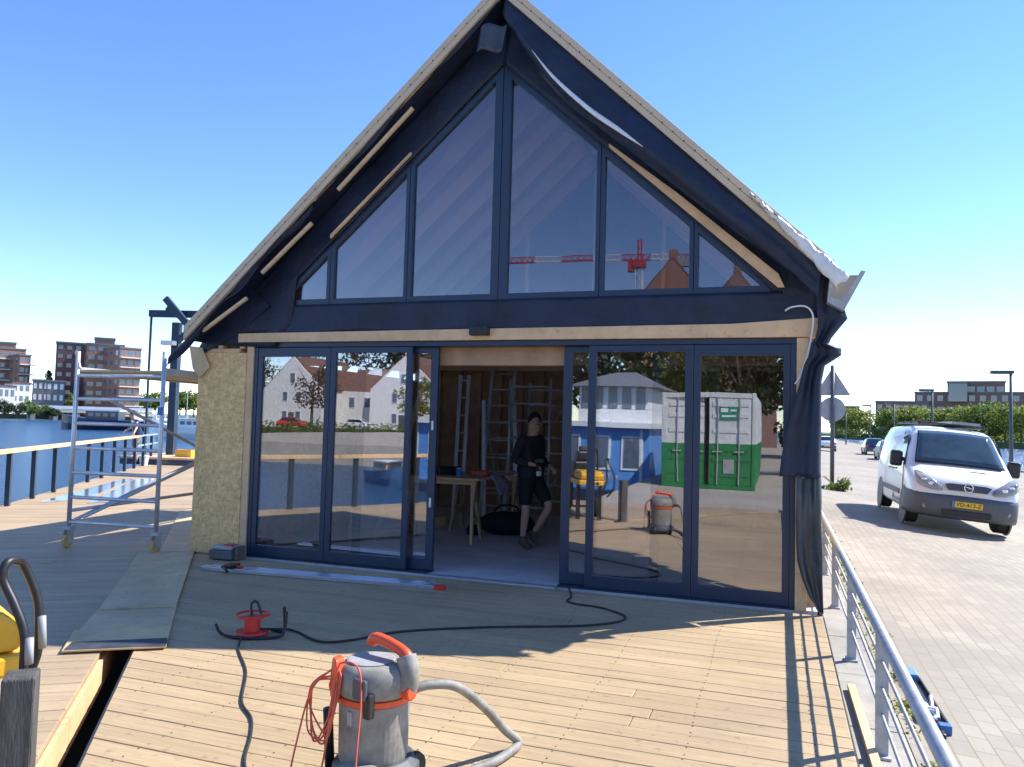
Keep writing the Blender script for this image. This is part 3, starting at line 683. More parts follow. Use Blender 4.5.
MB().box(.03,.11,-.172,-.150,.43,.52).build('latch_panel', 'dgrey', vc, bevel=.01)
MB().box(.085,.125,-.158,-.12,.355,.46).build('latch', 'black', vc, bevel=.008)
MB().box(-.155,-.12,-.10,-.06,.355,.46).build('latch', 'black', vc, bevel=.008)
MB().box(.0,.026,-.166,-.150,.31,.37).build('tank_catch', 'grey', vc, bevel=.004)
MB().lathe([(.17,.045),(.195,.06),(.195,.10),(.162,.135),(.10,.136)], (0,.02,0), 28).build('chassis', 'dgrey', vc, bevel=.006)
b = MB().prism([(-.04,.05),(.2,.05),(.22,.10),(.17,.155),(.03,.16),(-.07,.12)], lambda a, c, t: (a, t, c), -.26, -.10); b.build('front_foot', 'greyd', vc, bevel=.015)
for x, y in ((.17,-.2),(-.13,-.2)):
    o = MB().lathe([(.01,-.016),(.034,-.016),(.036,0),(.034,.016),(.01,.016)], (x,y,.036), 18, 'x').build('castor', 'grey', vc)
    MB().box(x-.024,x+.024,y-.02,y+.02,.05,.09).build('fork', 'black', o, bevel=.004)
for x in (-.13,.11): MB().lathe([(.02,-.02),(.06,-.02),(.065,0),(.06,.02),(.02,.02)], (x,.15,.065), 24, 'x').build('wheel', 'black', vc)
MB().tube([(-.17,-.10,.06),(-.175,-.12,.33)], .022, 12).build('tool_tube', 'black', vc, smooth=True)
MB().lathe([(.03,.15),(.034,.16),(.034,.205),(.028,.21)], (0,.02,.445), 18, 'x').build('hose_inlet', 'orange', vc)
def inv(p):
    v = Vector(p)-Vector((3.98,-4.30,0)); c, s_ = math.cos(.3), math.sin(.3); return (v.x*c-v.y*s_, v.x*s_+v.y*c, v.z)
hz = smoothpath([inv(p) for p in ((4.15,-4.31,.44),(4.22,-4.24,.455),(4.30,-4.12,.42),(4.36,-3.93,.28),(4.42,-3.77,.12),(4.455,-3.69,.05),(4.465,-3.70,.024),(4.45,-3.80,.022),(4.42,-3.92,.022),(4.36,-4.05,.022),(4.28,-4.35,.022),(4.1,-4.75,.022))], 20)
MB().tube(hz, .021, 12, rad=[.0200+.0024*(i % 2) for i in range(len(hz))]).build('hose', 'greyd', vc, smooth=True)
rg = random.Random(3)
b = MB()
for k in range(5):
    o_ = [(-.12+rg.uniform(-.03,.03), -.16, .50+rg.uniform(-.02,.03)), (-.19-rg.uniform(0,.03), -.17-rg.uniform(0,.03), .44), (-.2+rg.uniform(-.03,.03)*k, -.19, .30+rg.uniform(-.06,.05)), (-.13+rg.uniform(-.02,.05), -.2, .26-rg.uniform(0,.05)), (-.07+rg.uniform(-.02,.03), -.19, .36), (-.06+rg.uniform(-.02,.03), -.175, .50), (-.10, -.15, .55)]
    b.tube(smoothpath(o_, 8), .0042, 6)
b.build('power_cord', 'redo', vc, smooth=True)
for pts in ([(-.09,-.15,.55),(.0,-.155,.575),(.07,-.165,.55),(.11,-.19,.44),(.16,-.25,.28),(.20,-.3,.13),(.2,-.34,.01)], [(-.12,-.16,.52),(-.20,-.2,.42),(-.225,-.25,.2),(-.22,-.3,.01)], [(-.07,-.16,.52),(-.04,-.2,.42),(-.05,-.22,.3),(-.06,-.26,.1),(-.1,-.33,.01)]):
    MB().tube(smoothpath(pts, 10), .0042, 6).build('power_cord', 'redo', vc, smooth=True)
#@@ ------------------------------------------------------------------ wheeled machine, bottom left
mp_ = PD(27,668,2.9); MR = math.radians(63); md = Vector((math.cos(MR), math.sin(MR), 0)); mroot = Vector((mp_.x, mp_.y, 0))-md*.58+Vector((-math.sin(MR), math.cos(MR), 0))*.24
mc = thing('site_machine', 'yellow wheeled machine with black tubular handle at the left edge of the deck', 'machine', mroot, MR)
def ml(p): return Matrix.Rotation(-MR, 3, 'Z')@(Vector(p)-mroot)
MB().box(-.5,.58,-.24,.24,.58,.66).build('tray', 'yellow', mc, bevel=.014)
MB().prism([(.02,.665),(.56,.665),(.58,.75),(.50,.815),(.08,.815),(.02,.77)], lambda a, c, t: (a, t, c), -.21, .21).build('tank', 'yellow', mc, bevel=.02)
MB().box(-.46,.0,-.2,.2,.665,.95).build('engine_block', 'black', mc, bevel=.03)
MB().box(-.36,-.1,-.16,.12,.952,1.12).build('air_filter', 'black', mc, bevel=.03)
MB().lathe([(.05,-.02),(.07,0),(.07,.06),(.05,.07)], (-.25,.0,1.13), 16).build('fuel_cap', 'dgrey', mc)
MB().tube(smoothpath([(-.44,-.2,.6),(-.5,-.24,.9),(-.3,-.26,1.16),(-.05,-.26,1.0),(-.02,-.22,.6)]), .018, 8).build('roll_bar', 'black', mc, smooth=True)
b = MB()
for k in range(4): b.box(.581,.588,-.12+k*.06,-.08+k*.06,.60,.64)
b.build('vent', 'black', mc)
for y in (-.27,.27):
    w = MB().lathe([(.04,-.035),(.15,-.04),(.165,-.015),(.165,.015),(.15,.04),(.04,.035)], (-.2,y,.165), 24, 'y').build('wheel', 'rubber', mc)
    MB().lathe([(.01,-.042),(.075,-.044),(.075,.044),(.01,.042)], (-.2,y,.165), 18, 'y').build('rim', 'tan', w)
for y in (-.2,.2):
    MB().box(.3,.36,y-.03,y+.03,0,.578).build('leg', 'black', mc); MB().beam((-.2,y,.165),(-.2,y,.578), .05, .05).build('bracket', 'black', mc)
MB().beam((-.2,-.3,.165),(-.2,.3,.165), .03, .03).build('axle', 'black', mc)
ha = [ml(PD(x, y, d)) for x, y, d in ((-30,745,2.72),(0,720,2.74),(20,690,2.76),(24,660,2.77),(24,632,2.78),(15,606,2.79),(4,582,2.80),(3,570,2.80),(8,562,2.82),(16,560.5,2.86),(23,564,2.90),(30,577,2.92),(37,596,2.93),(39,612,2.93),(38.5,645,2.93),(34,664,2.93),(18,700,2.92))]
MB().tube(smoothpath(ha, 6), .0155, 12).build('handle', 'black', mc, smooth=True)
MB().tube([ml(PD(29,664,2.75)), ml(PD(29.5,638,2.755))], .014, 12).build('grip', 'grey', mc, smooth=True); MB().tube([ml(PD(42.5,648,2.91)), ml(PD(42,616,2.915))], .014, 12).build('grip', 'grey', mc, smooth=True)
pp = PD(20,700,2.62)
pw = MB().box(-.05,.05,-.06,.06,0,PD(20,676,2.6).z).build('wooden_post', 'old', bevel=.008, loc=(pp.x,pp.y,0), rotz=.75)
tag(pw, 'weathered grey timber post standing in the bottom left corner', 'post')
#@@ ------------------------------------------------------------------ inside things
def sawhorse(loc, rz, label):
    t = thing('sawhorse', label, 'sawhorse', loc, rz, 'sawhorses inside the pavilion')
    MB().box(-.45,.45,-.045,.045,.74,.80).build('top_rail', 'ply', t, bevel=.004)
    for sx in (-1,1):
        for sy in (-1,1): MB().beam((sx*.40,sy*.03,.74),(sx*.46,sy*.28,0), .075, .035, up=(1,0,0)).build('leg', 'ply', t)
        MB().beam((sx*.43,-.19,.28),(sx*.43,.19,.28),.03,.08).build('stretcher', 'ply', t)
        MB().prism([(-.14,.52),(.14,.52),(.06,.74),(-.06,.74)], lambda a, c, q: (q, a, c), sx*.43-.012, sx*.43+.012).build('gusset', 'ply', t)
    return t
sawhorse((1.42,2.15,0), .15, 'pale wooden sawhorse nearest the open door'); sawhorse((1.62,3.25,0), .1, 'pale wooden sawhorse farther in under the worktop')
tag(MB().box(-.55,.42,-.6,.75,.802,.83).build('worktop', 'lumber', loc=(1.5,2.65,0), rotz=.05, bevel=.003), 'wooden sheet worktop laid across the two sawhorses', 'worktop')
t = thing('power_tool', 'red power tool lying on the worktop', 'tool', (1.78,2.55,.832), .4)
MB().box(-.14,.1,-.04,.04,0,.08).build('body', 'red', t, bevel=.015); MB().tube([(.06,0,.05),(.13,.0,-.0)], .02, 8).build('handle', 'black', t); MB().box(-.2,-.14,-.02,.02,.03,.06).build('chuck', 'black', t)
t = thing('paint_tin', 'small silver and blue tin on the front of the worktop', 'tin', (1.60,2.22,.832))
MB().lathe([(.04,0),(.042,.11),(.04,.112)], n=18).build('body', 'blue', t); MB().lathe([(.043,.1125),(.043,.12),(.03,.12)], n=18).build('lid', 'alu', t)
rows = [[(1.80+.36*i/8, 2.3+.5*j/6, .84+(.03*math.sin(i*1.3+j))+(-.20*max(0,(i-5)/3))) for j in range(7)] for i in range(9)]
tag(MB().grid(rows).build('dust_sheet', 'lilac', smooth=True, solid=.006), 'lilac grey cloth draped over the right edge of the worktop', 'cloth')
t = thing('tool_bag', 'black slumped bag on the floor under the worktop', 'bag', (2.02,3.0,0), .3)
MB().ball((0,0,.16),(.40,.24,.17), 16, 10).build('body', 'clothb', t, smooth=True); MB().tube(smoothpath([(-.2,0,.3),(-.1,.02,.4),(.1,.02,.4),(.2,0,.3)]), .014, 8).build('handle', 'clothb', t)
MB().box(-.55,-.35,-.2,.12,.0,.12).build('pocket', 'clothb', t, bevel=.04)
t = thing('tool_roll', 'dark canvas tool roll on the left of the worktop', 'tool roll', (1.2,2.5,.832), .1)
MB().tube([(-.22,0,.06),(.25,.02,.06)], .06, 14).build('roll', 'clothb', t, smooth=True); MB().lathe([(.062,-.012),(.062,.012)], (0,0.01,.06), 16, 'x').build('strap', 'boot', t)
def ladder(name, label, a, c, w, n, rung_m='alu', cat='ladder', lean2=None, group=None):
    a = Vector(a); c = Vector(c); t = thing(name, label, cat, a, 0, group); d = c-a
    wv = Vector(w)
    for s_ in (0, 1): MB().beam(wv*s_, wv*s_+d, .03, .06, up=wv).build('rail', 'alu', t)
    for k in range(n): p = d*((k+.7)/n); MB().tube([p, p+wv], .016, 8).build('rung', rung_m, t, smooth=True)
    return t
t = ladder('step_ladder', 'aluminium step ladder standing open behind the worktop', (1.30,4.0,0), (1.14,4.25,1.92), (.50,.06,0), 7)
for s_ in (0,1): MB().beam((.0+.5*s_,.8,0),(-.16+.5*s_,.28,1.9), .025, .04).build('rear_leg', 'alu', t)
ladder('ladder', 'narrow aluminium ladder leaning at the left jamb inside', (.62,4.35,0), (.52,4.75,2.35), (.14,.02,0), 8)
ladder('ladder', 'aluminium ladder leaning against the stud wall behind the step ladder', (.95,4.7,0), (.85,5.4,2.5), (.42,0,0), 9)
t = thing('scaffold_tower', 'narrow aluminium scaffold frame standing inside behind the man', 'scaffold', (1.98,4.05,0), .03)
for yy in (0, 1.1):
    for xx in (-.32,.32,):
        MB().tube([(xx,yy,.02),(xx,yy,2.25)], .022, 10).build('post', 'alu', t, smooth=True)
    for k in range(8): MB().tube([(-.32,yy,.28+k*.265),(.32,yy,.28+k*.265)], .018, 8).build('rung', 'alu', t, smooth=True)
for k in range(2): MB().tube([(.32,0,.5+k),(.32,1.1,.9+k)], .018, 8).build('brace', 'alu', t)
t = thing('work_light', 'folded black tripod work light standing behind the right hand glass', 'work light', (4.35,1.55,0))
for k in range(3):
    a = k*2.1+.4; MB().tube([(0,0,.55),(.42*math.cos(a),.42*math.sin(a),.01)], .012, 8).build('leg', 'black', t)
MB().tube([(0,0,.5),(0,0,1.25)], .012, 8).build('pole', 'black', t); MB().box(-.12,.12,-.04,.04,1.2,1.38).build('lamp_head', 'dgrey', t, bevel=.01)
for x, y, rz_, lab in ((4.6,3.2,.2,'pale lumber stack on the floor inside the right hand glass'),(.55,2.6,1.3,'pale boards stacked on the floor behind the left glass')):
    t = thing('lumber_stack', lab, 'lumber', (x,y,0), rz_)
    for k in range(3):
        for j in range(3): MB().box(-.9+.05*j,.8,-.2+.14*j,-.07+.14*j,.01+.05*k,.055+.05*k).build('board', 'lumber', t)
for x0, y0, x1, y1, lab in ((.35,1.6,.15,2.4,'timber length propped upright behind the first left pane'),(.75,1.5,1.02,2.3,'slanting timber length propped behind the left glass mullion')):
    tag(MB().beam((x0,y0,0),(x1,y1,2.1), .07, .045).build('timber_prop', 'lumber', bevel=.003), lab, 'timber', 'timbers propped inside the glass')
#@@ ------------------------------------------------------------------ people
def skin(name, chains, m, parent, root=0, sub=2, smooth=True):
    """chains: list of [(co, radius), ...]; first vertex of a later chain is welded to an equal earlier one"""
    vs = []; rs = []; es = []
    idx = {}
    for ch in chains:
        prev = None
        for co_, r in ch:
            k = tuple(round(q, 4) for q in co_)
            if k not in idx: idx[k] = len(vs); vs.append(co_); rs.append(r)
            i = idx[k]
            if prev is not None and prev != i: es.append((prev, i))
            prev = i
    me = bpy.data.meshes.new(name); me.from_pydata([tuple(v) for v in vs], es, []); me.update()
    o = bpy.data.objects.new(name, me); COL.objects.link(o); me.materials.append(M[m])
    sm = o.modifiers.new('skin', 'SKIN'); sm.use_smooth_shade = smooth; sm.use_x_symmetry = False
    for i, d in enumerate(me.skin_vertices[0].data):
        r = rs[i]; d.radius = (r, r) if not hasattr(r, '__len__') else r; d.use_root = (i == root)
    q = o.modifiers.new('sub', 'SUBSURF'); q.levels = sub; q.render_levels = sub
    o.parent = parent
    return o
def hand_chains(w, dirv, side, up, curl=.6):
    """five finger chains from wrist point w along dirv; side = towards thumb"""
    w = Vector(w); d = Vector(dirv).normalized(); s_ = Vector(side).normalized(); u = Vector(up).normalized()
    palm = w+d*.05; ch = [[(tuple(w), .026), (tuple(palm), (.034))]]
    for k, (off, L) in enumerate(((.026,.068),(.009,.078),(-.009,.072),(-.026,.056))):
        a = palm+s_*off*.8+d*.02; b_ = palm+s_*off+d*(.03+L*.45)-u*L*curl*.2; c = b_+d*L*.3-u*L*curl*.55
        ch.append([(tuple(palm), .034), (tuple(a), .011), (tuple(b_), .009), (tuple(c), .0075)])
    t1 = palm+s_*.04-d*.015; t2 = t1+s_*.02+d*.03-u*.01; t3 = t2+d*.025-u*.015
    ch.append([(tuple(palm), .034), (tuple(t1), .011), (tuple(t2), .0095), (tuple(t3), .008)])
    return ch
def person(label, loc, rz, J, top, bottom, shoe, sleeves=True, hairc='hair'):
    t = thing('person', label, 'person', loc, rz)
    P = J['pelvis']; C_ = J['chest']; N = J['neck']; H = J['head']
    V = lambda p, q, f: tuple(Vector(p).lerp(Vector(q), f))
    hd = Vector(H)-Vector(N); fw = Vector(J['face']).normalized()
    ht = tuple(Vector(H)+Vector((0,0,.085))); 
    nose = tuple(Vector(H)+fw*.098-Vector((0,0,.012))); chin = tuple(Vector(H)+fw*.055-Vector((0,0,.085)))
    ch = [[(P, .088), (V(P, C_, .5), .085), (C_, (.135,.10)), (V(C_, N, .6), (.085,.075)), (N, .055), (tuple(Vector(H)-Vector((0,0,.06))), .072), (H, (.092,.098)), (ht, (.066,.07))]]
    ch.append([(H, (.092,.098)), (nose, .016)]); ch.append([(tuple(Vector(H)-Vector((0,0,.06))), .072), (chin, .036)])
    for s_ in 'LR':
        ch.append([(C_, (.135,.10)), (J['sh'+s_], .058), (V(J['sh'+s_], J['el'+s_], .5), .047), (J['el'+s_], .040), (V(J['el'+s_], J['wr'+s_], .4), .038), (J['wr'+s_], .026)])
        d = Vector(J['wr'+s_])-Vector(J['el'+s_]); d.normalize()
        u = Vector((0,0,1)); u = (u-d*u.dot(d)).normalized() if abs(d.z) < .95 else Vector((1,0,0))
        sd_ = d.cross(u)*(1 if s_ == 'R' else -1)*-1
        ch += hand_chains(J['wr'+s_], d, sd_, u, .9)
        ch.append([(P, .088), (J['hip'+s_], .062), (V(J['hip'+s_], J['kn'+s_], .5), .074), (J['kn'+s_], .053), (V(J['kn'+s_], J['an'+s_], .35), .052), (J['an'+s_], .034), (J['to'+s_], .032)])
    body = skin('body', ch, 'skin', t)
    sg = []
    e_ = .018
    sg.append([(V(P, C_, -.15), .152), (V(P, C_, .12), .148), (V(P, C_, .5), .142), (C_, .158), (V(C_, N, .55), (.10,.09)), (V(C_, N, .95), .062)])
    for s_ in 'LR':
        tail = [(J['sh'+s_], .074), (V(J['sh'+s_], J['el'+s_], .5), .062)]
        if sleeves: tail += [(J['el'+s_], .055), (V(J['el'+s_], J['wr'+s_], .5), .046), (V(J['el'+s_], J['wr'+s_], .93), .034)]
        sg.append([(C_, .158)]+tail)
    for s_ in 'LR': hp = Vector(J['hip'+s_]); sg.append([(V(P, C_, .12), .148), (tuple(hp*.5+Vector(P)*.5+Vector((0,(.06 if s_ == 'L' else -.06),.05))), .118), (tuple(hp+Vector((0,(.01 if s_ == 'L' else -.01),-.03))), .112)])
    skin('jumper' if sleeves else 'shirt', sg, top, t)
    sg = [[(V(P, C_, .32), .142), (V(P, C_, .1), .152), (P, .15)]]
    for s_ in 'LR': sg.append([(P, .146), (J['hip'+s_], .118), (V(J['hip'+s_], J['kn'+s_], .5), .096), (V(J['hip'+s_], J['kn'+s_], .93), .082)])
    skin('shorts', sg, bottom, t)
    for s_ in 'LR':
        a, k, to = Vector(J['an'+s_]), Vector(J['kn'+s_]), Vector(J['to'+s_])
        skin('boot', [[(tuple(a.lerp(k, .22)), .05), (tuple(a), .052), (tuple(a.lerp(to, .4)-Vector((0,0,.012))), .047), (tuple(to), .042)], [(tuple(a), .052), (tuple(a-(to-a)*.28-Vector((0,0,.03))), .036)]], shoe, t)
    side = fw.cross(Vector((0,0,1))).normalized(); Hv = Vector(H)
    b = MB()
    for s_ in (-1,1): b.ball(Hv+fw*.078+side*s_*.031+Vector((0,0,.012)), .0105, 8, 6)
    b.build('eyes', 'eye', t, smooth=True)
    b = MB()
    for s_ in (-1,1): b.ball(Hv+fw*.0875+side*s_*.031+Vector((0,0,.012)), .005, 6, 4)
    b.beam(Hv+fw*.083-Vector((0,0,.050))-side*.02, Hv+fw*.083-Vector((0,0,.050))+side*.02, .008, .006)
    for s_ in (-1,1): b.beam(Hv+fw*.088+side*s_*.018+Vector((0,0,.030)), Hv+fw*.080+side*s_*.045+Vector((0,0,.028)), .01, .007)
    b.build('face_features', hairc, t)
    b = MB()
    for s_ in (-1,1): b.ball(Hv+side*s_*.078-fw*.008, (.014,.02,.03), 8, 6)
    b.build('ears', 'skin', t, smooth=True)
    # hair cap with an uneven fringe
    b = MB(); rows = []
    for i in range(10):
        th = i/9*math.pi*.56; row = []
        for j in range(25):
            a = 2*math.pi*j/24; dv = (fw*math.cos(a)*.098+side*math.sin(a)*.084)*math.sin(th)+Vector((0,0,.118*math.cos(th)))
            cut = 1-.50*max(0, math.cos(a))**2*(i/9)
            dv = (fw*math.cos(a)*.1+side*math.sin(a)*.088)*math.sin(th*cut)+Vector((0,0,.120*math.cos(th*cut)))
            row.append(Hv+Vector((0,0,.012))-fw*.008+dv*(1+.03*noise.noise(Vector((a*3, i, 2)))))
        rows.append(row)
    MB().grid(rows).build('hair', hairc, t, smooth=True, solid=.008)
    return t
J = dict(pelvis=(0,0,.90), chest=(.01,0,1.25), neck=(.02,0,1.44), head=(.055,-.005,1.575), face=(.75,-.6,-.22),
         shL=(0,.175,1.37), elL=(-.02,.24,1.10), wrL=(.20,.15,1.02), shR=(0,-.175,1.37), elR=(-.06,-.25,1.10), wrR=(.15,-.17,1.06),
         hipL=(.01,.09,.86), knL=(.25,.09,.53), anL=(-.03,.10,.14), toL=(.08,.11,.07), hipR=(0,-.09,.86), knR=(.02,-.10,.48), anR=(-.02,-.10,.085), toR=(.13,-.12,.04))
m1 = person('man in dark jumper and black shorts stepping past the open doorway', (2.66,2.02,.008), math.radians(-22), J, 'cloth', 'clothb', 'boot')
hd = thing('cordless_drill', 'small black cordless tool held by the man in the doorway', 'tool', Vector((2.66,2.02,0))+Matrix.Rotation(math.radians(-22),3,'Z')@Vector((.245,-.165,1.04)), math.radians(-22))
MB().tube([(0,0,-.05),(0,0,.05)], .02, 8).build('grip', 'black', hd, smooth=True); MB().box(-.03,.10,-.022,.022,.05,.1).build('body', 'dgrey', hd, bevel=.008); MB().box(.0,.05,-.024,.024,-.11,-.05).build('battery', 'white', hd, bevel=.006)
J2 = dict(pelvis=(0,0,.88), chest=(.08,0,1.20), neck=(.12,0,1.38), head=(.17,0,1.50), face=(1,0,-.4),
          shL=(.08,.18,1.32), elL=(.10,.42,1.16), wrL=(.2,.60,.98), shR=(.08,-.18,1.32), elR=(.05,-.42,1.14), wrR=(.22,-.52,1.02),
          hipL=(0,.10,.84), knL=(.10,.13,.47), anL=(.0,.14,.085), toL=(.14,.16,.04), hipR=(0,-.10,.84), knR=(.06,-.12,.47), anR=(-.05,-.12,.085), toR=(.09,-.14,.04))
pm = G(136,464)
person('man in dark T-shirt and grey shorts leaning at the canal railing', (pm[0],pm[1],0), math.radians(-125), J2, 'navy', 'khaki', 'boot', sleeves=False)
#@@ ------------------------------------------------------------------ raised landing, gantry behind the scaffold
t = thing('raised_landing', 'raised wooden landing with dark blue steel edge beside the canal', 'platform', (-10.6,14.6,0), .25)
MB().box(-3.6,4.5,-2.6,2.0,.17,.23).build('deck', 'lumber', t); MB().box(-3.55,4.45,-2.58,1.95,.0,.168).build('edge_beam', 'navy', t)
for x in [-3.4+.7*k for k in range(9)]: MB().box(x-.02,x+.02,1.9,1.94,.23,1.25).build('post', 'steelblue', t)
for z in (.75,1.25): MB().beam((-3.4,1.92,z),(3,1.92,z), .04, .04).build('bar', 'alum', t)
gt = thing('steel_gantry', 'dark blue steel gantry with beam and floodlight behind the scaffold', 'gantry', (-13.1,13.0,.0), .25)
MB().box(-.12,.12,-.12,.12,0,4.55).build('column', 'steelblue', gt)
MB().beam((-.95,0,4.84),(3.2,.2,4.86), .2, .22).build('beam', 'steelblue', gt)
MB().beam((-.1,-.1,3.8),(1.6,-.2,5.1), .18, .16).build('brace', 'steelblue', gt); MB().beam((.95,-.35,4.0),(-.25,-.35,5.3), .14, .2).build('brace', 'steelblue', gt); MB().beam((1.3,-.3,4.0),(-.2,-.3,5.0), .14, .16).build('brace', 'steelblue', gt)
MB().tube([(-.9,.0,0),(-.9,0,4.86)], .04, 8).build('rod', 'steelblue', gt)
o = MB().box(-.30,.12,-.45,-.2,3.78,3.92).build('floodlight', 'white', gt, bevel=.01); MB().beam((.0,-.2,3.86),(.0,-.1,3.86), .04, .04).build('bracket', 'black', o)
t = thing('yellow_crate', 'small yellow crate at the edge of the raised landing', 'crate', PY(170,447,12.3)*1)
t.location = (-11.9,12.35,.232)
MB().ring([(-.3,-.15),(.3,-.15),(.3,.15),(-.3,.15)], [(-.27,-.12),(.27,-.12),(.27,.12),(-.27,.12)], xy, .0, .22).build('wall', 'yellow', t); MB().box(-.27,.27,-.12,.12,.0,.02).build('bottom', 'yellow', t)
t = thing('bucket', 'white plastic bucket on the deck by the leaning man', 'bucket', (-12.2,10.95,0))
MB().lathe([(.10,0),(.135,.28),(.145,.285),(.14,.3),(.125,.29),(.09,.02)], n=20).build('body', 'white', t); MB().tube(smoothpath([(-.14,0,.27),(-.1,.06,.33),(.1,.06,.33),(.14,0,.27)]), .006, 6).build('handle', 'black', t)
#@@ ------------------------------------------------------------------ road side
t = thing('road_sign', 'back of triangular and round road signs on a dark pole', 'road sign', (7.09,17.2,qz(7.09)))
MB().tube([(0,0,0),(0,0,3.62)], .06, 12).build('pole', 'dgrey', t, smooth=True)
q = [(-.5,2.74),(.5,2.74),(0,3.56)]
MB().prism(q, xz, .07, .085).build('triangle_sign', 'signback', t, bevel=.004)
MB().lathe([(.01,.075),(.36,.075),(.36,.09),(.01,.09)], (0,0,2.33), 32, 'y').build('round_sign', 'signback', t)
for z in (2.2,2.5,2.85,3.1): MB().box(-.08,.08,-.02,.069,z,z+.04).build('clamp', 'galv', t)
def leaves(b, c, rad, n, size, rnd, squash=1., up=.2):
    for _ in range(n):
        while True:
            p = Vector((rnd.uniform(-1,1), rnd.uniform(-1,1), rnd.uniform(-1,1)))
            if p.length <= 1: break
        p = Vector(c)+Vector((p.x*rad[0], p.y*rad[1], p.z*rad[2]))
        nrm = Vector((rnd.gauss(0,1), rnd.gauss(0,1), rnd.gauss(0,1)+up)).normalized(); x = nrm.orthogonal().normalized(); y = nrm.cross(x)
        a = rnd.uniform(0, 6.28); x, y = x*math.cos(a)+y*math.sin(a), y*math.cos(a)-x*math.sin(a); s_ = size*rnd.uniform(.6,1.3)
        b.add([p-x*s_*.5, p-y*s_*.3+x*s_*.05, p+x*s_*.55, p+y*s_*.3+x*s_*.05], [(0,1,2,3)])
rn = random.Random(5)
t = thing('weed_clump', 'green weed clump growing at the foot of the sign pole', 'plant', (7.2,16.9,qz(7.2)))
b = MB(); leaves(b, (0,0,.08), (.42,.25,.10), 200, .10, rn); leaves(b, (.18,.0,.2), (.2,.2,.16), 120, .10, rn); b.build('foliage', 'leaf', t)
b = MB()
for k in range(8): b.tube([(rn.uniform(-.3,.3), rn.uniform(-.2,.2), 0),(rn.uniform(-.4,.4), rn.uniform(-.2,.2), .4)], .008, 5)
b.build('stem', 'leafy', t)
b = MB()
for k in range(150):
    y = rn.uniform(-8, 17); x = 6.30+abs(rn.gauss(0,.05))+.02; big = rn.random()
    leaves(b, (x, y, qz(x)+.012), (.03+.05*big, .08+.12*big, .02), int(6+22*big), .035, rn)
for k in range(60):
    y = rn.uniform(-6, 14); x = 6.43+rn.gauss(0,.04); leaves(b, (x, y, qz(x)+.004), (.03,.08,.004), 8, .02, rn)
tag(b.build('weeds', 'leafy'), 'low green and yellow weeds along the kerb joint', 'weeds', kind='stuff')
M['tray1'] = mat('grey_blue_plastic', (.14,.28,.50), .5); M['tray2'] = mat('dull_blue_plastic', (.05,.14,.36), .5)
tb = thing('blue_tool_tray', 'blue tray with dark inside and rumpled tools lying on the paving', 'tool tray', (6.455,-1.92,qz(6.5)), .02)
MB().box(-.06,.05,-.50,.34,.0,.02).build('bottom', 'black', tb)
MB().box(-.065,.055,.341,.52,.0,.06).build('end_box', 'tray1', tb, bevel=.01); MB().box(-.0,.062,-.56,-.501,.0,.05).build('end_plate', 'tray2', tb, bevel=.004)
MB().box(.051,.060,-.50,.34,.0,.045).build('side_plate', 'black', tb)
o = MB()
rr = random.Random(11)
for k in range(9): o.tube(smoothpath([(rr.uniform(-.07,.04), rr.uniform(-.45,-.1), rr.uniform(.02,.07)) for _ in range(4)], 5), .012, 6)
o.build('hand_tools', 'alum', tb); MB().ball((-.04,-.2,.04),(.025,.07,.02),10,6).build('rag', 'grey', tb)
MB().box(-.03,.02,-.64,-.535,.0,.03).build('tool_grip', 'black', tb, bevel=.01)
for k in range(7):
    pass
def lamp_spot(px, top):
    d = ray(px, top); k = (4.66-CAM.z)/d.z; p = CAM+d*k; return (p.x+.45, p.y, qz(17))
lp0 = thing('street_lamp', 'nearest dark street lamp, standing right of the white van', 'street lamp', lamp_spot(1000,372), 0, 'street lamps along the far road edge')
MB().tube([(0,0,0),(0,0,1.2),(0,0,5.0)], .08, 10, rad=[.11,.09,.065]).build('pole', 'dgrey', lp0, smooth=True)
o = MB().box(-.85,.12,-.16,.16,4.98,5.14).build('lamp_head', 'dgrey', lp0, bevel=.03); MB().box(-.75,-.1,-.1,.1,4.965,4.978).build('lens', 'lamp', o)
KM = kidmap()
for (px, top), lab in zip(((925,390),(889,402),(866,405.5),(843,412)), ('second street lamp, rising above the roof of the van', 'third street lamp back, left of the van roof against the trees', 'fourth street lamp back, above the dark blue car', 'small distant street lamp near the sign pole')):
    copy_tree(lp0, KM, lamp_spot(px, top), 0, lab)
#@@ ------------------------------------------------------------------ van
van = thing('parked_van', 'white panel van with grey bumper, roof rack and yellow plate parked on the quay', 'van', (8.79,8.69,-.195))
van.rotation_euler = (0, math.radians(4.5), math.radians(1.07)); van.scale = (.93, 1, .985)
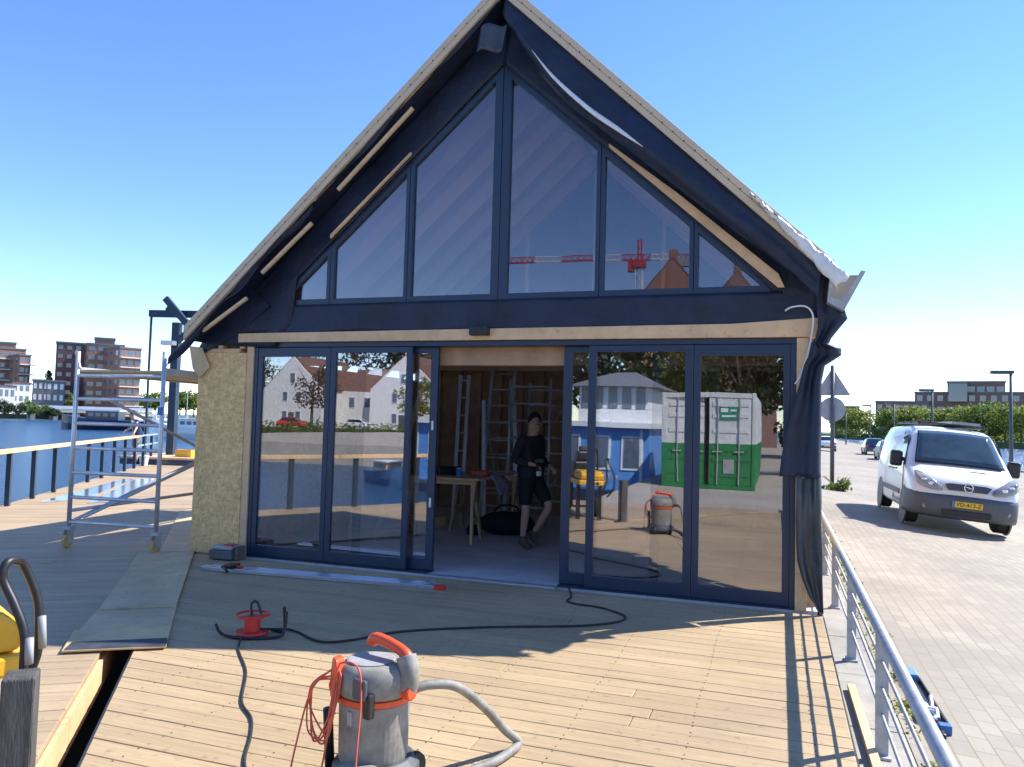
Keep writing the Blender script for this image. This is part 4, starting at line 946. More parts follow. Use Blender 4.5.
# stations: y, z_bottom, belt z, roof z, half widths bottom/belt/roof
ST = [(0.0,.30,.62,.74,.62,.66,.50),(.05,.27,.70,.86,.80,.82,.66),(.16,.25,.80,.96,.90,.91,.74),(.35,.24,.86,1.04,.935,.945,.80),(.60,.24,.93,1.12,.95,.96,.85),(.78,.24,.98,1.20,.95,.965,.86),
      (1.10,.24,1.02,1.50,.95,.965,.80),(1.45,.24,1.04,1.80,.95,.965,.74),(1.75,.24,1.05,1.89,.95,.965,.75),(2.3,.24,1.05,1.93,.95,.965,.76),(3.4,.24,1.05,1.93,.95,.965,.76),(4.5,.26,1.05,1.92,.95,.965,.755),(4.68,.32,1.04,1.86,.93,.945,.73),(4.76,.40,1.0,1.70,.89,.90,.70)]
def vring(s_):
    y, zb, zm, zt, wb, wm, wr_ = s_
    h = [(wb*.9, zb), (wb, zb+.08), (wm, zm*.55+zb*.45), (wm, zm), (wm*.45+wr_*.55+.02, zm*.35+zt*.65), (wr_, zt-.06), (wr_*.86, zt-.012), (wr_*.45, zt+.012), (0, zt+.018)]
    return [(-x, y, z) for x, z in h]+[(x, y, z) for x, z in reversed(h[:-1])]
b = MB().grid([vring(s_) for s_ in ST]); n_ = 17
b.add(vring(ST[0]), [tuple(range(n_-1,-1,-1))]); b.add(vring(ST[-1]), [tuple(range(n_))])
body = b.build('body', 'vanwhite', van, smooth=True)
# windscreen lying 6 mm proud of the raked front
def vs(y, u):                                                # point on the front surface; u in -1..1
    for i in range(len(ST)-1):
        if ST[i][0] <= y <= ST[i+1][0]:
            f = (y-ST[i][0])/(ST[i+1][0]-ST[i][0]); s_ = [ST[i][k]*(1-f)+ST[i+1][k]*f for k in range(7)]; break
    y, zb, zm, zt, wb, wm, wr_ = s_
    return Vector((u*wr_, y, zt+.018-.03*abs(u)**2.2))
def screen(y0, y1, w0, w1, off, name, m):
    rows = []
    for i in range(9):
        y = y0+(y1-y0)*i/8; w = w0+(w1-w0)*i/8
        rows.append([vs(y, w*(-1+2*j/14))+Vector((0,-off*.6,off*.8))-Vector((0,.05*(1-abs(-1+2*j/14)**2)*(1-i/8),0)) for j in range(15)])
    return MB().grid(rows).build(name, m, van, smooth=True, solid=.004)
screen(.74, 1.52, .96, .93, .012, 'windscreen_seal', 'black')
ws = screen(.79, 1.475, .93, .90, .018, 'windscreen', 'wind')
for a, c in (((-.45,.70,1.205),(.10,.84,1.30)),((.18,.70,1.205),(.62,.86,1.30))): MB().beam(a, c, .02, .015).build('wiper', 'black', van)
MB().box(.14,.42,.50,.53,1.10,1.115).build('bonnet_vent', 'black', van)
# bumper and grille
def front(pts, y, th, m, name, **k): return MB().prism(pts, xz, y, y+th).build(name, m, van, **k)
def lin(v, T):
    for (a, fa), (c, fc) in zip(T, T[1:]):
        if v <= c: return fa+(fc-fa)*max(0, (v-a))/(c-a)
    return T[-1][1]
def yw(x): return lin(abs(x), [(0,-.035),(.40,-.02),(.66,.01),(.82,.06),(.91,.17),(.945,.35),(.97,.62)])
def yh(z): return lin(z, [(0,-.05),(.72,-.02),(.86,.05),(.96,.16),(1.04,.35),(1.12,.60)])
rows = []
XS = [-.985+1.97*j/28 for j in range(29)]
for z, k in ((.235,.03),(.30,-.02),(.45,-.04),(.57,-.035),(.635,-.01),(.65,.03)):
    r_ = [(x, yw(min(.97,abs(x)))+k, z+.03*max(0,abs(x)-.5)) for x in XS]; r_.insert(0, (-.992,.80,z+.015)); r_.append((.992,.80,z+.015)); rows.append(r_)
MB().grid(rows).build('bumper', 'bumper', van, smooth=True, solid=.03)
MB().box(-.42,.42,-.105,-.06,.30,.40).build('air_intake', 'black', van, bevel=.01)
g = front([(-.40,.86),(-.33,.755),(.33,.755),(.40,.86),(.30,.88),(-.30,.88)], -.075, .10, 'navy', 'grille', bevel=.006)
MB().prism([(-.42,.875),(-.30,.897),(.30,.897),(.42,.875),(.42,.888),(.3,.912),(-.3,.912),(-.42,.888)], xz, -.085, .0).build('trim', 'chrome', g)
MB().tube([(.075*math.cos(a*.314), -.088, .825+.075*math.sin(a*.314)) for a in range(20)], .011, 6, close=True).build('emblem', 'chrome', g, smooth=True)
MB().prism([(-.095,.838),(.02,.848),(-.01,.833),(.095,.822),(-.02,.812),(.01,.827)], xz, -.098, -.084).build('emblem', 'chrome', g)
for s_ in (-1,1):
    rows = []
    for x, z0, z1 in ((.44,.735,.80),(.54,.735,.88),(.66,.745,.96),(.77,.775,1.01),(.85,.82,1.035),(.905,.88,1.03)):
        rows.append([(s_*x, max(yw(x), yh(z0+(z1-z0)*q))-.012, z0+(z1-z0)*q) for q in (0,.2,.4,.6,.8,1)])
    hl = MB().grid(rows).build('headlight', 'lamp', van, smooth=True, solid=.03)
    for x, z, r_ in ((.64,.84,.05),(.76,.90,.052),(.85,.95,.03)):
        y_ = max(yw(x), yh(z))-.045; MB().lathe([(.002,0),(r_*.6,0),(r_,.012),(r_,.02)], (s_*x,y_,z), 18, 'y').build('reflector', 'amber' if r_ < .04 else 'chrome', hl)
    MB().lathe([(.005,-.01),(.042,-.01),(.042,.02),(.005,.02)], (s_*.72,-.01,.42), 16, 'y').build('fog_light', 'lamp', van)
    mi = MB().box(-.12,.12,-.06,.07,-.16,.16).build('mirror', 'black', van, bevel=.05, loc=(s_*1.10,1.22,1.22)); MB().box(-.1*s_-.05,-.1*s_+.05,-.02,.02,-.05,.03).build('arm', 'black', mi)
    for y in (.86,3.96):
        w = MB().lathe([(.15,-.11),(.30,-.11),(.325,-.08),(.325,.08),(.30,.11),(.15,.11)], (s_*.81,y,.325), 28, 'x').build('wheel', 'rubber', van)
        MB().lathe([(.02,-.09),(.20,-.10),(.215,-.112),(.215,.112),(.20,.10),(.02,.09)], (s_*.81,y,.325), 24, 'x').build('hubcap', 'galv', w)
        MB().lathe([(.30,-.02),(.375,-.02),(.375,.012),(.30,.012)], (s_*.945,y,.345), 28, 'x').build('wheel_arch', 'bumper', van)
    MB().box(s_*.968-.01,s_*.968+.01,1.35,3.5,.50,.60).build('side_strip', 'bumper', van, bevel=.004)
    P = [(1.02,1.10),(1.22,1.13),(2.02,1.13),(2.02,1.66),(1.62,1.72),(1.46,1.65)]
    def sp_(a, c, t_): 
        f = max(0, (c-1.05)/.87); return (s_*(.972-.21*f+.02*math.sin(f*math.pi))+s_*t_, a, c)
    MB().prism(P, sp_, -.02, .012).build('side_window', 'carglass', van)
    o = MB().ring([(1.0,.40),(2.12,.36),(2.12,1.80),(1.65,1.80),(1.02,1.08)], [(1.012,.41),(2.108,.37),(2.108,1.79),(1.655,1.79),(1.032,1.08)], lambda a, c, t_: (s_*(.968 if c < 1.06 else .968-.205*(c-1.06)/.86+.02)+s_*t_, a, c), -.01, .004).build('door_seam', 'dgrey', van)
    MB().box(s_*.972-.012,s_*.972+.012,1.86,2.02,.98,1.01).build('door_handle', 'black', van, bevel=.004)
    MB().box(s_*.972-.008,s_*.972+.008,2.2,2.9,.97,1.0).build('slide_rail', 'dgrey', van)
for s_ in (-1,1): MB().tube([(s_*.62,1.75,1.985),(s_*.62,4.4,2.0)], .02, 8).build('rack_rail', 'black', van)
for y in (1.8,2.6,3.5,4.3): MB().tube([(-.66,y,2.01),(.66,y,2.01)], .018, 8).build('rack_bar', 'black', van)
MB().box(.05,.60,1.9,4.2,2.035,2.08).build('roof_ladder', 'galv', van)
pl = MB().box(-.26,.26,-.118,-.09,.455,.565).build('number_plate', 'plate', van, bevel=.004)
MB().box(-.258,-.215,-.1205,-.1185,.458,.562).build('plate_band', 'blue', pl)
def text(s_, size, loc, m, parent, name, rot=(math.pi/2,0,0), ext=.002):
    c = bpy.data.curves.new(name, 'FONT'); c.body = s_; c.size = size; c.extrude = ext; c.align_x = 'CENTER'; c.align_y = 'CENTER'
    o = bpy.data.objects.new(name, c); COL.objects.link(o); bpy.context.view_layer.update()
    me = bpy.data.meshes.new_from_object(o.evaluated_get(bpy.context.evaluated_depsgraph_get())); bpy.data.objects.remove(o)
    o = bpy.data.objects.new(name, me); COL.objects.link(o); o.location = loc; o.rotation_euler = rot; me.materials.clear(); me.materials.append(M[m]); o.parent = parent
    return o
text('VD-413-Z', .105, (.02,-.121,.51), 'black', pl, 'plate_text')
YL = math.radians(40)
# ------------------------------------------------------------------ far cars
def car(name, label, loc, rz, m, L_=4.3, w=.86, h=1.45, group=None):
    t = thing(name, label, 'car', loc, rz, group)
    prof = [(0,.25,.55,.75),(.1,.2,.7,.82),(.9,.18,.88,.86),(1.3,.18,.95,.86),(1.9,.18,1.38,.68),(2.6,.18,h,.66),(3.4,.18,h-.05,.66),(3.95,.18,1.02,.82),(4.2,.22,.9,.84),(L_,.3,.7,.78)]
    rows = []
    for y, zb, zt, wt in prof:
        zm = min(zt, .9); wv = w if .05 < y < L_-.05 else w*.92
        rows.append([(-wv*.95,y,zb),(-wv,y,zb+.15),(-wv,y,zm*.85),(-wt if zt > .96 else -wv*.95,y,zt-.05),(-wt*.8,y,zt),(0,y,zt+.02),(wt*.8,y,zt),(wt if zt > .96 else wv*.95,y,zt-.05),(wv,y,zm*.85),(wv,y,zb+.15),(wv*.95,y,zb)])
    b = MB().grid(rows); b.add(rows[0], [tuple(range(10,-1,-1))]); b.add(rows[-1], [tuple(range(11))]); b.build('body', m, t, smooth=True)
    MB().prism([(-.62,1.02),(.62,1.02),(.56,1.36),(-.56,1.36)], lambda a, c, q: (a, 3.93-(c-1.0)*1.15+q, c+.02), -.02, .06).build('rear_window', 'carglass', t)
    MB().prism([(-.66,.98),(.66,.98),(.58,1.32),(-.58,1.32)], lambda a, c, q: (a, 1.36+(c-.98)*1.35-q, c+.02), -.02, .06).build('windscreen', 'carglass', t)
    for s_ in (-1,1):
        MB().prism([(1.5,.98),(3.75,.98),(3.4,1.34),(2.0,1.34)], lambda a, c, q: (s_*(.83-.42*(c-.95)+q), a, c), -.03, .02).build('side_window', 'carglass', t)
        MB().box(s_*.70-.12,s_*.70+.12,L_-.1,L_-.01,.68,.85).build('tail_light', 'red', t, bevel=.02)
        MB().box(s_*.66-.14,s_*.66+.14,.02,.12,.58,.72).build('headlight', 'lamp', t, bevel=.02)
        for y in (.8,3.35): MB().lathe([(.1,-.1),(.29,-.1),(.31,0),(.29,.1),(.1,.1)], (s_*.76,y,.31), 18, 'x').build('wheel', 'rubber', t)
    MB().box(-.8,.8,L_-.04,L_+.03,.32,.56).build('bumper', 'dgrey', t, bevel=.03)
    MB().box(-.26,.26,L_+.031,L_+.04,.45,.56).build('number_plate', 'plate', t)
    return t
car('parked_car', 'small white car on the left lane far down the road', (9.9,76,qz(10)), math.pi, 'vanwhite', group='cars on the far road')
car('parked_car', 'dark blue car driving away in the distance', (13.6,71,qz(13)), math.pi, 'navy', group='cars on the far road')
car('parked_car', 'silver car mostly hidden behind the white van', (13.3,58,qz(13)), math.pi, 'galv', group='cars on the far road')
#@@ ------------------------------------------------------------------ trees
def crown_mb(seed, rx, rz_, nleaf, leaf, kind='round', clumps=16):
    r = random.Random(seed); b = MB()
    cs = []
    for k in range(clumps):
        while True:
            p = Vector((r.uniform(-1,1), r.uniform(-1,1), r.uniform(-1,1)))
            if .25 < p.length < 1: break
        if kind == 'cone':
            z = (k+.5)/clumps; rad = (1-z)**.8; a = k*2.4; p = Vector((rad*.55*math.cos(a), rad*.45*math.sin(a), z*2-1)); s_ = .42*rad+.14
        else: s_ = r.uniform(.26,.46)
        cs.append((p, s_))
    for k in range(clumps):
        p, s_ = cs[k]; sz = .5 if kind == 'cone' else .8
        leaves(b, (p.x*rx*.8, p.y*rx*.8, p.z*rz_*.8), (rx*s_, rx*s_, rz_*s_*sz), nleaf//clumps, leaf, r, up=.5)
    return b
def trunk_mb(seed, h, r0, rx, rz_, zc, n=7):
    r = random.Random(seed); b = MB()
    b.tube([(0,0,-.2),(.05*r0*4,0,h*.4),(0,.1*r0,zc)], r0, 8, rad=[r0*1.2,r0*.8,r0*.45])
    for k in range(n):
        a = k*2.4+r.random(); z0 = h*.35+(zc-h*.35)*r.random()
        e = Vector((math.cos(a)*rx*.7, math.sin(a)*rx*.7, zc+rz_*r.uniform(-.5,.7)))
        m_ = Vector((0,0,z0)).lerp(e, .5)+Vector((0,0,rz_*.1)); b.tube([(0,0,z0), m_, e], r0, 6, rad=[r0*.45,r0*.28,r0*.08])
    return b
TM = {}
def tree(name, label, loc, h, rx, m='leaf', seed=1, kind='round', nleaf=900, leaf=.5, trunk=.35, group=None, cat='tree', clumps=16, rz=0):
    key = (seed, m, kind, nleaf, leaf, clumps, round(h/rx,1), trunk)
    t = thing(name, label, cat, loc, rz, group)
    if key not in TM:
        zc = h*(trunk+(1-trunk)/2); rzv = h*(1-trunk)/2
        c = crown_mb(seed, rx, rzv, nleaf, leaf, kind, clumps); c.v = [v+Vector((0,0,zc)) for v in c.v]
        cr_ = c.build('crown', m, t); tr = trunk_mb(seed, h, h*.022, rx, rzv, zc).build('trunk', 'bark', t)
        TM[key] = (cr_.data, tr.data, h)
    else:
        cd, td, h0 = TM[key]
        for nm, d in (('crown', cd), ('trunk', td)):
            o = bpy.data.objects.new(nm, d); COL.objects.link(o); o.parent = t; o.scale = (h/h0,)*3
    return t
# right bank row
rt = random.Random(21)
k = 0
side_words = ['left end of the row beside the far cars','left part of the row above the dark blue car','row directly left of the van roof','row behind the rear of the van','row above the van rack','row behind the middle of the van','row between the second lamp and the van roof','row above the van windscreen','row left of the nearest lamp','row behind the nearest lamp','row right of the nearest lamp','right edge of the photo']
for k in range(12):
    px = 842+k*16.3
    dep = 235-k*5
    p = PD(px, 432, dep); top = 411-k*.45+rt.uniform(-3.5,3.0)
    hh = (434.0+(px-840)*.027-top)/775*dep+2.1
    tree('canal_tree', 'spring green bushy tree, '+side_words[k], (p.x,p.y,-.1), hh, hh*(.5+.14*((k*7)%3)/2), 'leafy' if k % 3 else 'leaf', 30+k % 4, nleaf=1500, leaf=.75, trunk=.12, group='trees along the right canal bank', clumps=20, rz=k*1.3)
b = MB()
for k in range(60):
    px = 842+k*3.4; p = PD(px, 440, 225-k*.7); leaves(b, (p.x,p.y,1.3), (3.2,2.5,1.4), 60, .7, rt)
tag(b.build('hedge', 'leaf'), 'continuous dark hedge at the foot of the canal trees', 'hedge', kind='stuff')
# left far bank
for px, top, dep, rx, m, lab, kind, sd_ in ((47,364,262,4.6,'needle','tall dark conifer between the brick tower and the low houses','cone',3),(70,388,232,2.0,'leafy','slim yellow green tree before the dark brick tower','cone',4)):
    p = PD(px,410,dep); hh = (412-top)/775*dep; tree('conifer' if m == 'needle' else 'slim_tree', lab, (p.x,p.y,.1), hh, rx, m, sd_, kind, 900, .8, .06, clumps=18)
for i, (px, top, dep) in enumerate(((4,402,205),(16,404,204),(29,401,203),(41,405,203),(53,410,204))):
    p = PD(px,416,dep); hh = (417-top)/775*dep; tree('bank_bush', ('dark bush at the left edge of the far bank','second bush from the left on the far bank','bright green bush in the middle of the far bank','low bush right of the bright green one','smallest bush at the right end of the bank greenery')[i], (p.x,p.y,-.2), hh+.8, (2.6,2.9,2.6,2.6,2.4)[i], ('leafd','leafd','leaf','leaf','leafd')[i], 8+i % 2, nleaf=900, leaf=.5, trunk=.05, group='bushes on the far bank', cat='bush')
for i, px in enumerate((141,149,158,180,186,194,201)):
    dep = 330+i*6; p = PD(px,408,dep); hh = (413-(386+rt.uniform(-3,4)))/775*dep
    tree('far_tree', ('far green tree right of the brick tower','far green tree second from the tower','far green tree left of the dark gantry column','far green tree just right of the gantry column','far green tree between column and OSB wall','far green tree nearly at the OSB wall','far green tree partly behind the OSB wall')[i], (p.x,p.y,0), hh, hh*.55, 'leaf', 12+i % 2, nleaf=900, leaf=1.0, trunk=.2, group='trees far across the water')
#@@ ------------------------------------------------------------------ far buildings
def block(t, px0, px1, ytop, dep, base, m, floors, cols, thick=14, yaw=None, win='wingl', wfrac=.55, hfrac=.5, roofm='roofg', band=None, sidecols=0):
    c = PD((px0+px1)/2, 415, dep); w = (px1-px0)/775*dep; h = (412+(px0-20)*.027-ytop)/775*dep+1.5-base
    vx = Vector((c.x-CAM.x, c.y-CAM.y, 0)).normalized(); ang = math.atan2(vx.y, vx.x)-math.pi/2 if yaw is None else yaw
    rot = Matrix.Rotation(ang, 3, 'Z'); B = Vector((c.x, c.y, base))
    def lw(p): return tuple(rot@Vector(p)+B)
    b = MB().box(-w/2,w/2,0,thick,0,h); b.v = [Vector(lw(v)) for v in b.v]; b.build('wall', m, t)
    b = MB().box(-w/2-.2,w/2+.2,-.2,thick+.2,h+.01,h+.5); b.v = [Vector(lw(v)) for v in b.v]; b.build('roof', roofm, t)
    proto = None; fh = h/floors; cw = w/cols
    for f in range(floors):
        for q in range(cols):
            x = -w/2+cw*(q+.5); z = fh*f+fh*.3; ww = cw*wfrac/2; hh = fh*hfrac
            if proto is None:
                b = MB().box(-ww,ww,-.05,.1,0,hh); wo_ = b.build('window', win, t); proto = wo_
            else:
                wo_ = proto.copy(); COL.objects.link(wo_)
            wo_.parent = t; wo_.location = lw((x,0,z)); wo_.rotation_euler = (0,0,ang)
        for q in range(sidecols):
            wo_ = proto.copy(); COL.objects.link(wo_); wo_.parent = t; wo_.location = lw((-w/2, thick*(q+.5)/sidecols, fh*f+fh*.3)); wo_.rotation_euler = (0,0,ang-math.pi/2)
        if band:
            b = MB().box(-w/2-.1,w/2+1.0,-1.3,-.02,fh*f+fh*.02,fh*f+fh*.12); b.v = [Vector(lw(v)) for v in b.v]; b.build('balcony', band, t)
    return w, h
t = thing('apartment_tower', 'dark brick apartment tower with glass balconies across the water', 'building')
block(t, 55, 86, 345.5, 255, .2, 'brickd', 8, 4, 18, hfrac=.45)
block(t, 86, 119, 347, 250, .2, 'brick', 8, 4, 13, wfrac=.7, yaw=YL+.2, sidecols=3)
block(t, 117, 138, 351, 244, .2, 'brick', 7, 3, 12, wfrac=.75, band='render', yaw=YL+.5, sidecols=3)
block(t, 92, 110, 341, 256, 16, 'brickb', 1, 2, 8)
t = thing('apartment_block', 'orange brick apartment block with balconies at the left edge', 'building')
block(t, -10, 20, 351, 262, .2, 'brick', 6, 4, 13, band='render', hfrac=.4, wfrac=.7, yaw=YL+.42, sidecols=3); block(t, 17, 27, 358, 257, .2, 'brick', 6, 2, 10, band='render', wfrac=.8, yaw=YL+.5, sidecols=2)
block(t, -10, 10, 345, 268, 14, 'brick', 2, 3, 8)
t = thing('row_house', 'white house with dark roof in front of the orange block', 'house')
block(t, -2, 13, 389, 222, .2, 'render', 2, 3, 7, roofm='rooft', yaw=YL+.5); block(t, 12, 28, 386, 226, .2, 'render', 3, 3, 7, roofm='rooft', yaw=YL+.5)
t = thing('row_house', 'low dark terrace with pale windows between block and tower', 'house')
block(t, 32, 46, 383, 240, .2, 'roofg', 3, 3, 8, win='render'); block(t, 46, 62, 384, 242, .2, 'roofg', 3, 3, 8, win='render')
t = thing('brick_school', 'long brown brick building with glazed roof storey behind the van', 'building')
block(t, 924, 1075, 393.5, 262, .2, 'brickb', 4, 16, 20); block(t, 951, 1001, 384, 268, 13, 'brickb', 1, 6, 16, wfrac=.8); block(t, 950, 966, 385.5, 266, 13, 'wingl', 1, 4, 6)
t = thing('brick_school', 'low brown brick wing above the trees left of the van', 'building')
block(t, 878, 926, 404, 275, .2, 'brickb', 3, 6, 16)
t = thing('warehouse', 'dark flat building at the far end of the road', 'building')
block(t, 832, 858, 409, 330, .0, 'brickb', 3, 5, 18, roofm='roofg')
# bridge
c0, c1 = PD(24,412,215), PD(150,414,240)
br = thing('bridge', 'long grey concrete bridge before the dark tower', 'bridge', (c0.x,c0.y,0), math.atan2(c1.y-c0.y, c1.x-c0.x))
Lb = (c1-c0).length
MB().box(0,Lb,-2,2,1.0,1.9).build('span', 'conc', br); MB().box(0,Lb,-2.05,-1.95,2.0,2.9).build('parapet', 'alum', br)
for k in range(6): MB().box(Lb*(k+.3)/6-.6,Lb*(k+.3)/6+.6,-1.8,1.8,-1.5,.99).build('pier', 'roofg', br)
#@@ ------------------------------------------------------------------ boats
def boat(name, label, loc, rz, L_, hullm, cab=None, group=None, mast=0, wide=None, stripe=None):
    t = thing(name, label, 'boat', loc, rz, group); w = wide or L_*.16; rows = []; h = L_*.10+.25
    for i in range(11):
        q = i/10; y = (q-.5)*L_; ww = w*(1-abs(2*q-1)**2.6*(.35 if q < .5 else 1.0))+.02; sh = h*(1+.45*max(0,q-.45)**1.5*3)
        rows.append([(y,-ww,sh),(y,-ww*.92,sh*.45),(y,-ww*.6,-.3),(y,ww*.6,-.3),(y,ww*.92,sh*.45),(y,ww,sh)])
    b = MB().grid(rows); b.add(rows[0], [(0,1,2,3,4,5)]); b.add([r[0] for r in rows]+[r[5] for r in rows], [(i,i+1,i+12,i+11) for i in range(10)]); b.build('hull', hullm, t)
    if stripe: MB().grid([[(r[0][0], r[0][1]*1.02-.0, r[0][2]*q) for q in (.78,.9)] for r in rows]).build('rubbing_strip', stripe, t, solid=.03)
    if cab:
        c = MB().box(-L_*.2,L_*.18,-w*.7,w*.7,h,h+L_*.11); ca = c.build('cabin', cab, t, bevel=.05)
        for sd_ in (-1,1):
            for k in range(4): MB().box(-L_*.17+k*L_*.085,-L_*.11+k*L_*.085,sd_*w*.712-.02,sd_*w*.712+.02,h+L_*.045,h+L_*.09).build('window', 'wingl', ca)
        MB().box(-L_*.22,L_*.2,-w*.75,w*.75,h+L_*.112,h+L_*.125).build('cabin_roof', 'white', t)
    if mast: MB().tube([(0,0,h),(0,0,mast)], .06, 6).build('mast', 'alu', t)
    return t
p = G(104,430,-1.25); boat('canal_boat', 'dark blue canal boat with white line and long cabin behind the scaffold', (p.x,p.y,-1.25), math.radians(205), 12.5, 'navy', 'navy', stripe='white')
lab = ['white motorboat moored nearest the OSB wall','small white sailing boat with mast beside the gantry','white cabin cruiser right of the gantry column','low white boat left of the gantry column','white boat with mast far in the marina','white cruiser far in the marina behind the man','tiny white boat at the back of the marina']
for i, (px, py, L_, ms) in enumerate(((194,438,9,0),(186,430,8,9),(181,423,9,0),(160,424,9,0),(150,420,9,11),(140,422,9,0),(198,421,9,12))):
    p = G(px, py, -1.25); boat('moored_boat', lab[i], (p.x,p.y,-1.25), math.radians(200+i*17), L_, 'white', 'white', 'boats moored in the marina', ms)
#@@ ------------------------------------------------------------------ behind the camera, seen mirrored in the glass
ct = thing('shipping_container', 'shipping container with white upper half and green lower half standing on the quay', 'container', (3.8,-14.25,-.05))
for name, m, z0, z1 in (('upper_wall','cwhite',1.21,2.5),('lower_wall','green',.12,1.205)):
    b = MB()
    for s_ in (-1,1):
        prof = []
        n = 40
        for k in range(n+1):
            y = -6.0+5.94*k/n; prof.append((s_*(1.20+(.03 if k % 4 in (0,1) else 0)), y))
        b.grid([[(x,y,z0) for x,y in prof],[(x,y,z1) for x,y in prof]])
    b.build(name, m, ct, solid=.01)
MB().box(-1.2,1.2,-6.02,-5.98,.12,2.5).build('rear_wall', 'cwhite', ct); MB().box(-1.21,1.21,-6.0,-.05,2.5,2.56).build('roof', 'cwhite', ct); MB().box(-1.2,1.2,-6.0,-.05,.08,.115).build('floor', 'old', ct)
for s_ in (-1,1):
    MB().box(s_*1.18-.05,s_*1.18+.05,-.12,.03,.0,1.205).build('corner_post', 'green', ct, bevel=.008); MB().box(s_*1.18-.05,s_*1.18+.05,-.12,.03,1.207,2.59).build('corner_post', 'cwhite', ct, bevel=.008)
MB().box(-1.128,1.128,-.1,.02,2.44,2.58).build('header', 'cwhite', ct, bevel=.008); MB().box(-1.128,1.128,-.1,.02,.0,.12).build('sill', 'green', ct, bevel=.008)
for s_, dy, rz_ in ((1,0,0),(-1,.0,math.radians(-6))):
    d = MB().box(min(0,-s_*1.1),max(0,-s_*1.1),-.04,.0,.13,1.205).build('door', 'green', ct, loc=(s_*1.125,0,0)); d.rotation_euler[2] = rz_
    MB().box(min(0,-s_*1.1),max(0,-s_*1.1),-.04,.0,1.207,2.43).build('upper_panel', 'cwhite', d)
    for z in (.35,.75,1.0): MB().box(min(-s_*.08,-s_*1.02),max(-s_*.08,-s_*1.02),.002,.02,z,z+.1).build('corrugation', 'green', d, bevel=.008)
    for z in (1.5,1.9,2.2): MB().box(min(-s_*.08,-s_*1.02),max(-s_*.08,-s_*1.02),.002,.02,z,z+.12).build('corrugation', 'cwhite', d, bevel=.008)
    for x in (.32,.88):
        MB().tube([(-s_*x,.04,.14),(-s_*x,.04,2.46)], .017, 8).build('lock_rod', 'galv', d); MB().box(-s_*x-.13,-s_*x+.13,.03,.05,.98,1.01).build('handle', 'galv', d)
    if s_ == 1:
        sgn = MB().box(-.84,-.36,.022,.03,1.86,2.20).build('sign', 'sgreen', d)
        MB().box(-.80,-.62,.031,.034,2.06,2.16).build('emblem', 'white', sgn); MB().box(-.56,-.4,.031,.034,2.08,2.13).build('text_line', 'white', sgn); MB().box(-.78,-.42,.031,.034,1.93,1.98).build('text_line', 'white', sgn)
        MB().box(-.72,-.44,.022,.03,.45,.80).build('vent_plate', 'grey', d)
MB().prism([(-.09,0),(.09,0),(.09,2.3),(-.09,2.3)], xz, -.3, -.1).build('door_gap', 'black', ct, loc=(-.02,0,.12))
hb = thing('houseboat', 'blue houseboat with white windows and a hipped roof wheelhouse', 'houseboat', (-1.6,-23.2,-1.25), .05)
MB().box(-7,3.0,-3,2.6,-.3,.45).build('hull', 'navy', hb)
MB().box(-6.8,2.9,-2.8,2.2,.455,2.75).build('wall', 'bluesky', hb)
for k in range(8):
    x = -6.2+k*1.15; f = MB().box(x,x+.75,2.202,2.24,1.2,2.45).build('window', 'white', hb); MB().box(x+.08,x+.67,2.242,2.25,1.28,2.37).build('pane', 'wingl', f)
for k in range(4): MB().box(-6.75+k*3.1,-6.65+k*3.1,2.203,2.25,.5,2.7).build('trim', 'white', hb)
MB().box(-7,3.1,-3,2.5,2.755,2.95).build('roof', 'white', hb)
MB().box(.0,2.7,-2.0,1.6,2.955,3.45).build('wheelhouse_wall', 'white', hb)
for k in range(5): MB().box(.12+k*.53,.46+k*.53,1.60,1.62,3.47,4.25).build('window', 'wingl', hb)
MB().box(.02,2.68,-1.98,1.58,3.46,4.27).build('wheelhouse_wall', 'white', hb)
MB().add([(-.4,-2.4,4.28),(3.1,-2.4,4.28),(3.1,2.0,4.28),(-.4,2.0,4.28),(1.0,-.2,4.95),(1.8,-.2,4.95)], [(3,2,1,0),(0,1,5,4),(1,2,5),(2,3,4,5),(3,0,4)]).build('wheelhouse_roof', 'roofg', hb)
wsn = MB().box(-1.9,-.55,2.42,2.46,2.96,3.7).build('sign', 'white', hb); MB().lathe([(.03,0),(.16,0),(.16,.012),(.03,.012)], (-1.22,2.462,3.42), 20, 'y').build('emblem', 'tan', wsn); MB().box(-1.6,-.85,2.462,2.468,3.08,3.14).build('text_line', 'dgrey', wsn)
# trees behind
bt = [(-14,-44,9.5),(-9,-41,9.),(-4.5,-38,8.6),(-.5,-40,9),(3.5,-37,8.4),(7,-39,9),(11,-36,8.6),(1.5,-46,9.6)]
for i, (x, y, h) in enumerate(bt):
    tree('quay_tree', ('broad dark tree farthest left behind the houseboat','dark tree behind the stern of the houseboat','dark tree behind the houseboat middle','dark tree behind the wheelhouse','dark tree behind the container','dark tree right of the container','dark tree farthest right behind the quay','tall dark tree rising at the back behind the container')[i], (x,y,-.05), h, h*.36, 'leafd' if i % 3 else 'leaf', 50+i % 3, nleaf=2400, leaf=.42, trunk=.22, group='trees behind the container', clumps=26, rz=i)
for i, (x, y, h, r_) in enumerate(((6.9,-22,3.4,1.5),(9.3,-24,4.2,1.9),(12.4,-23,3.6,1.7),(15.5,-25,4.4,2.0))):
    tree('quay_bush', ('tall bush just right of the container','second bush right of the container','third bush right of the container','bush farthest right of the container')[i], (x,y,-.06), h, r_, ('leafd','leaf')[i % 2], 60+i % 2, nleaf=1200, leaf=.25, trunk=.06, group='bushes right of the container', cat='bush', rz=i)
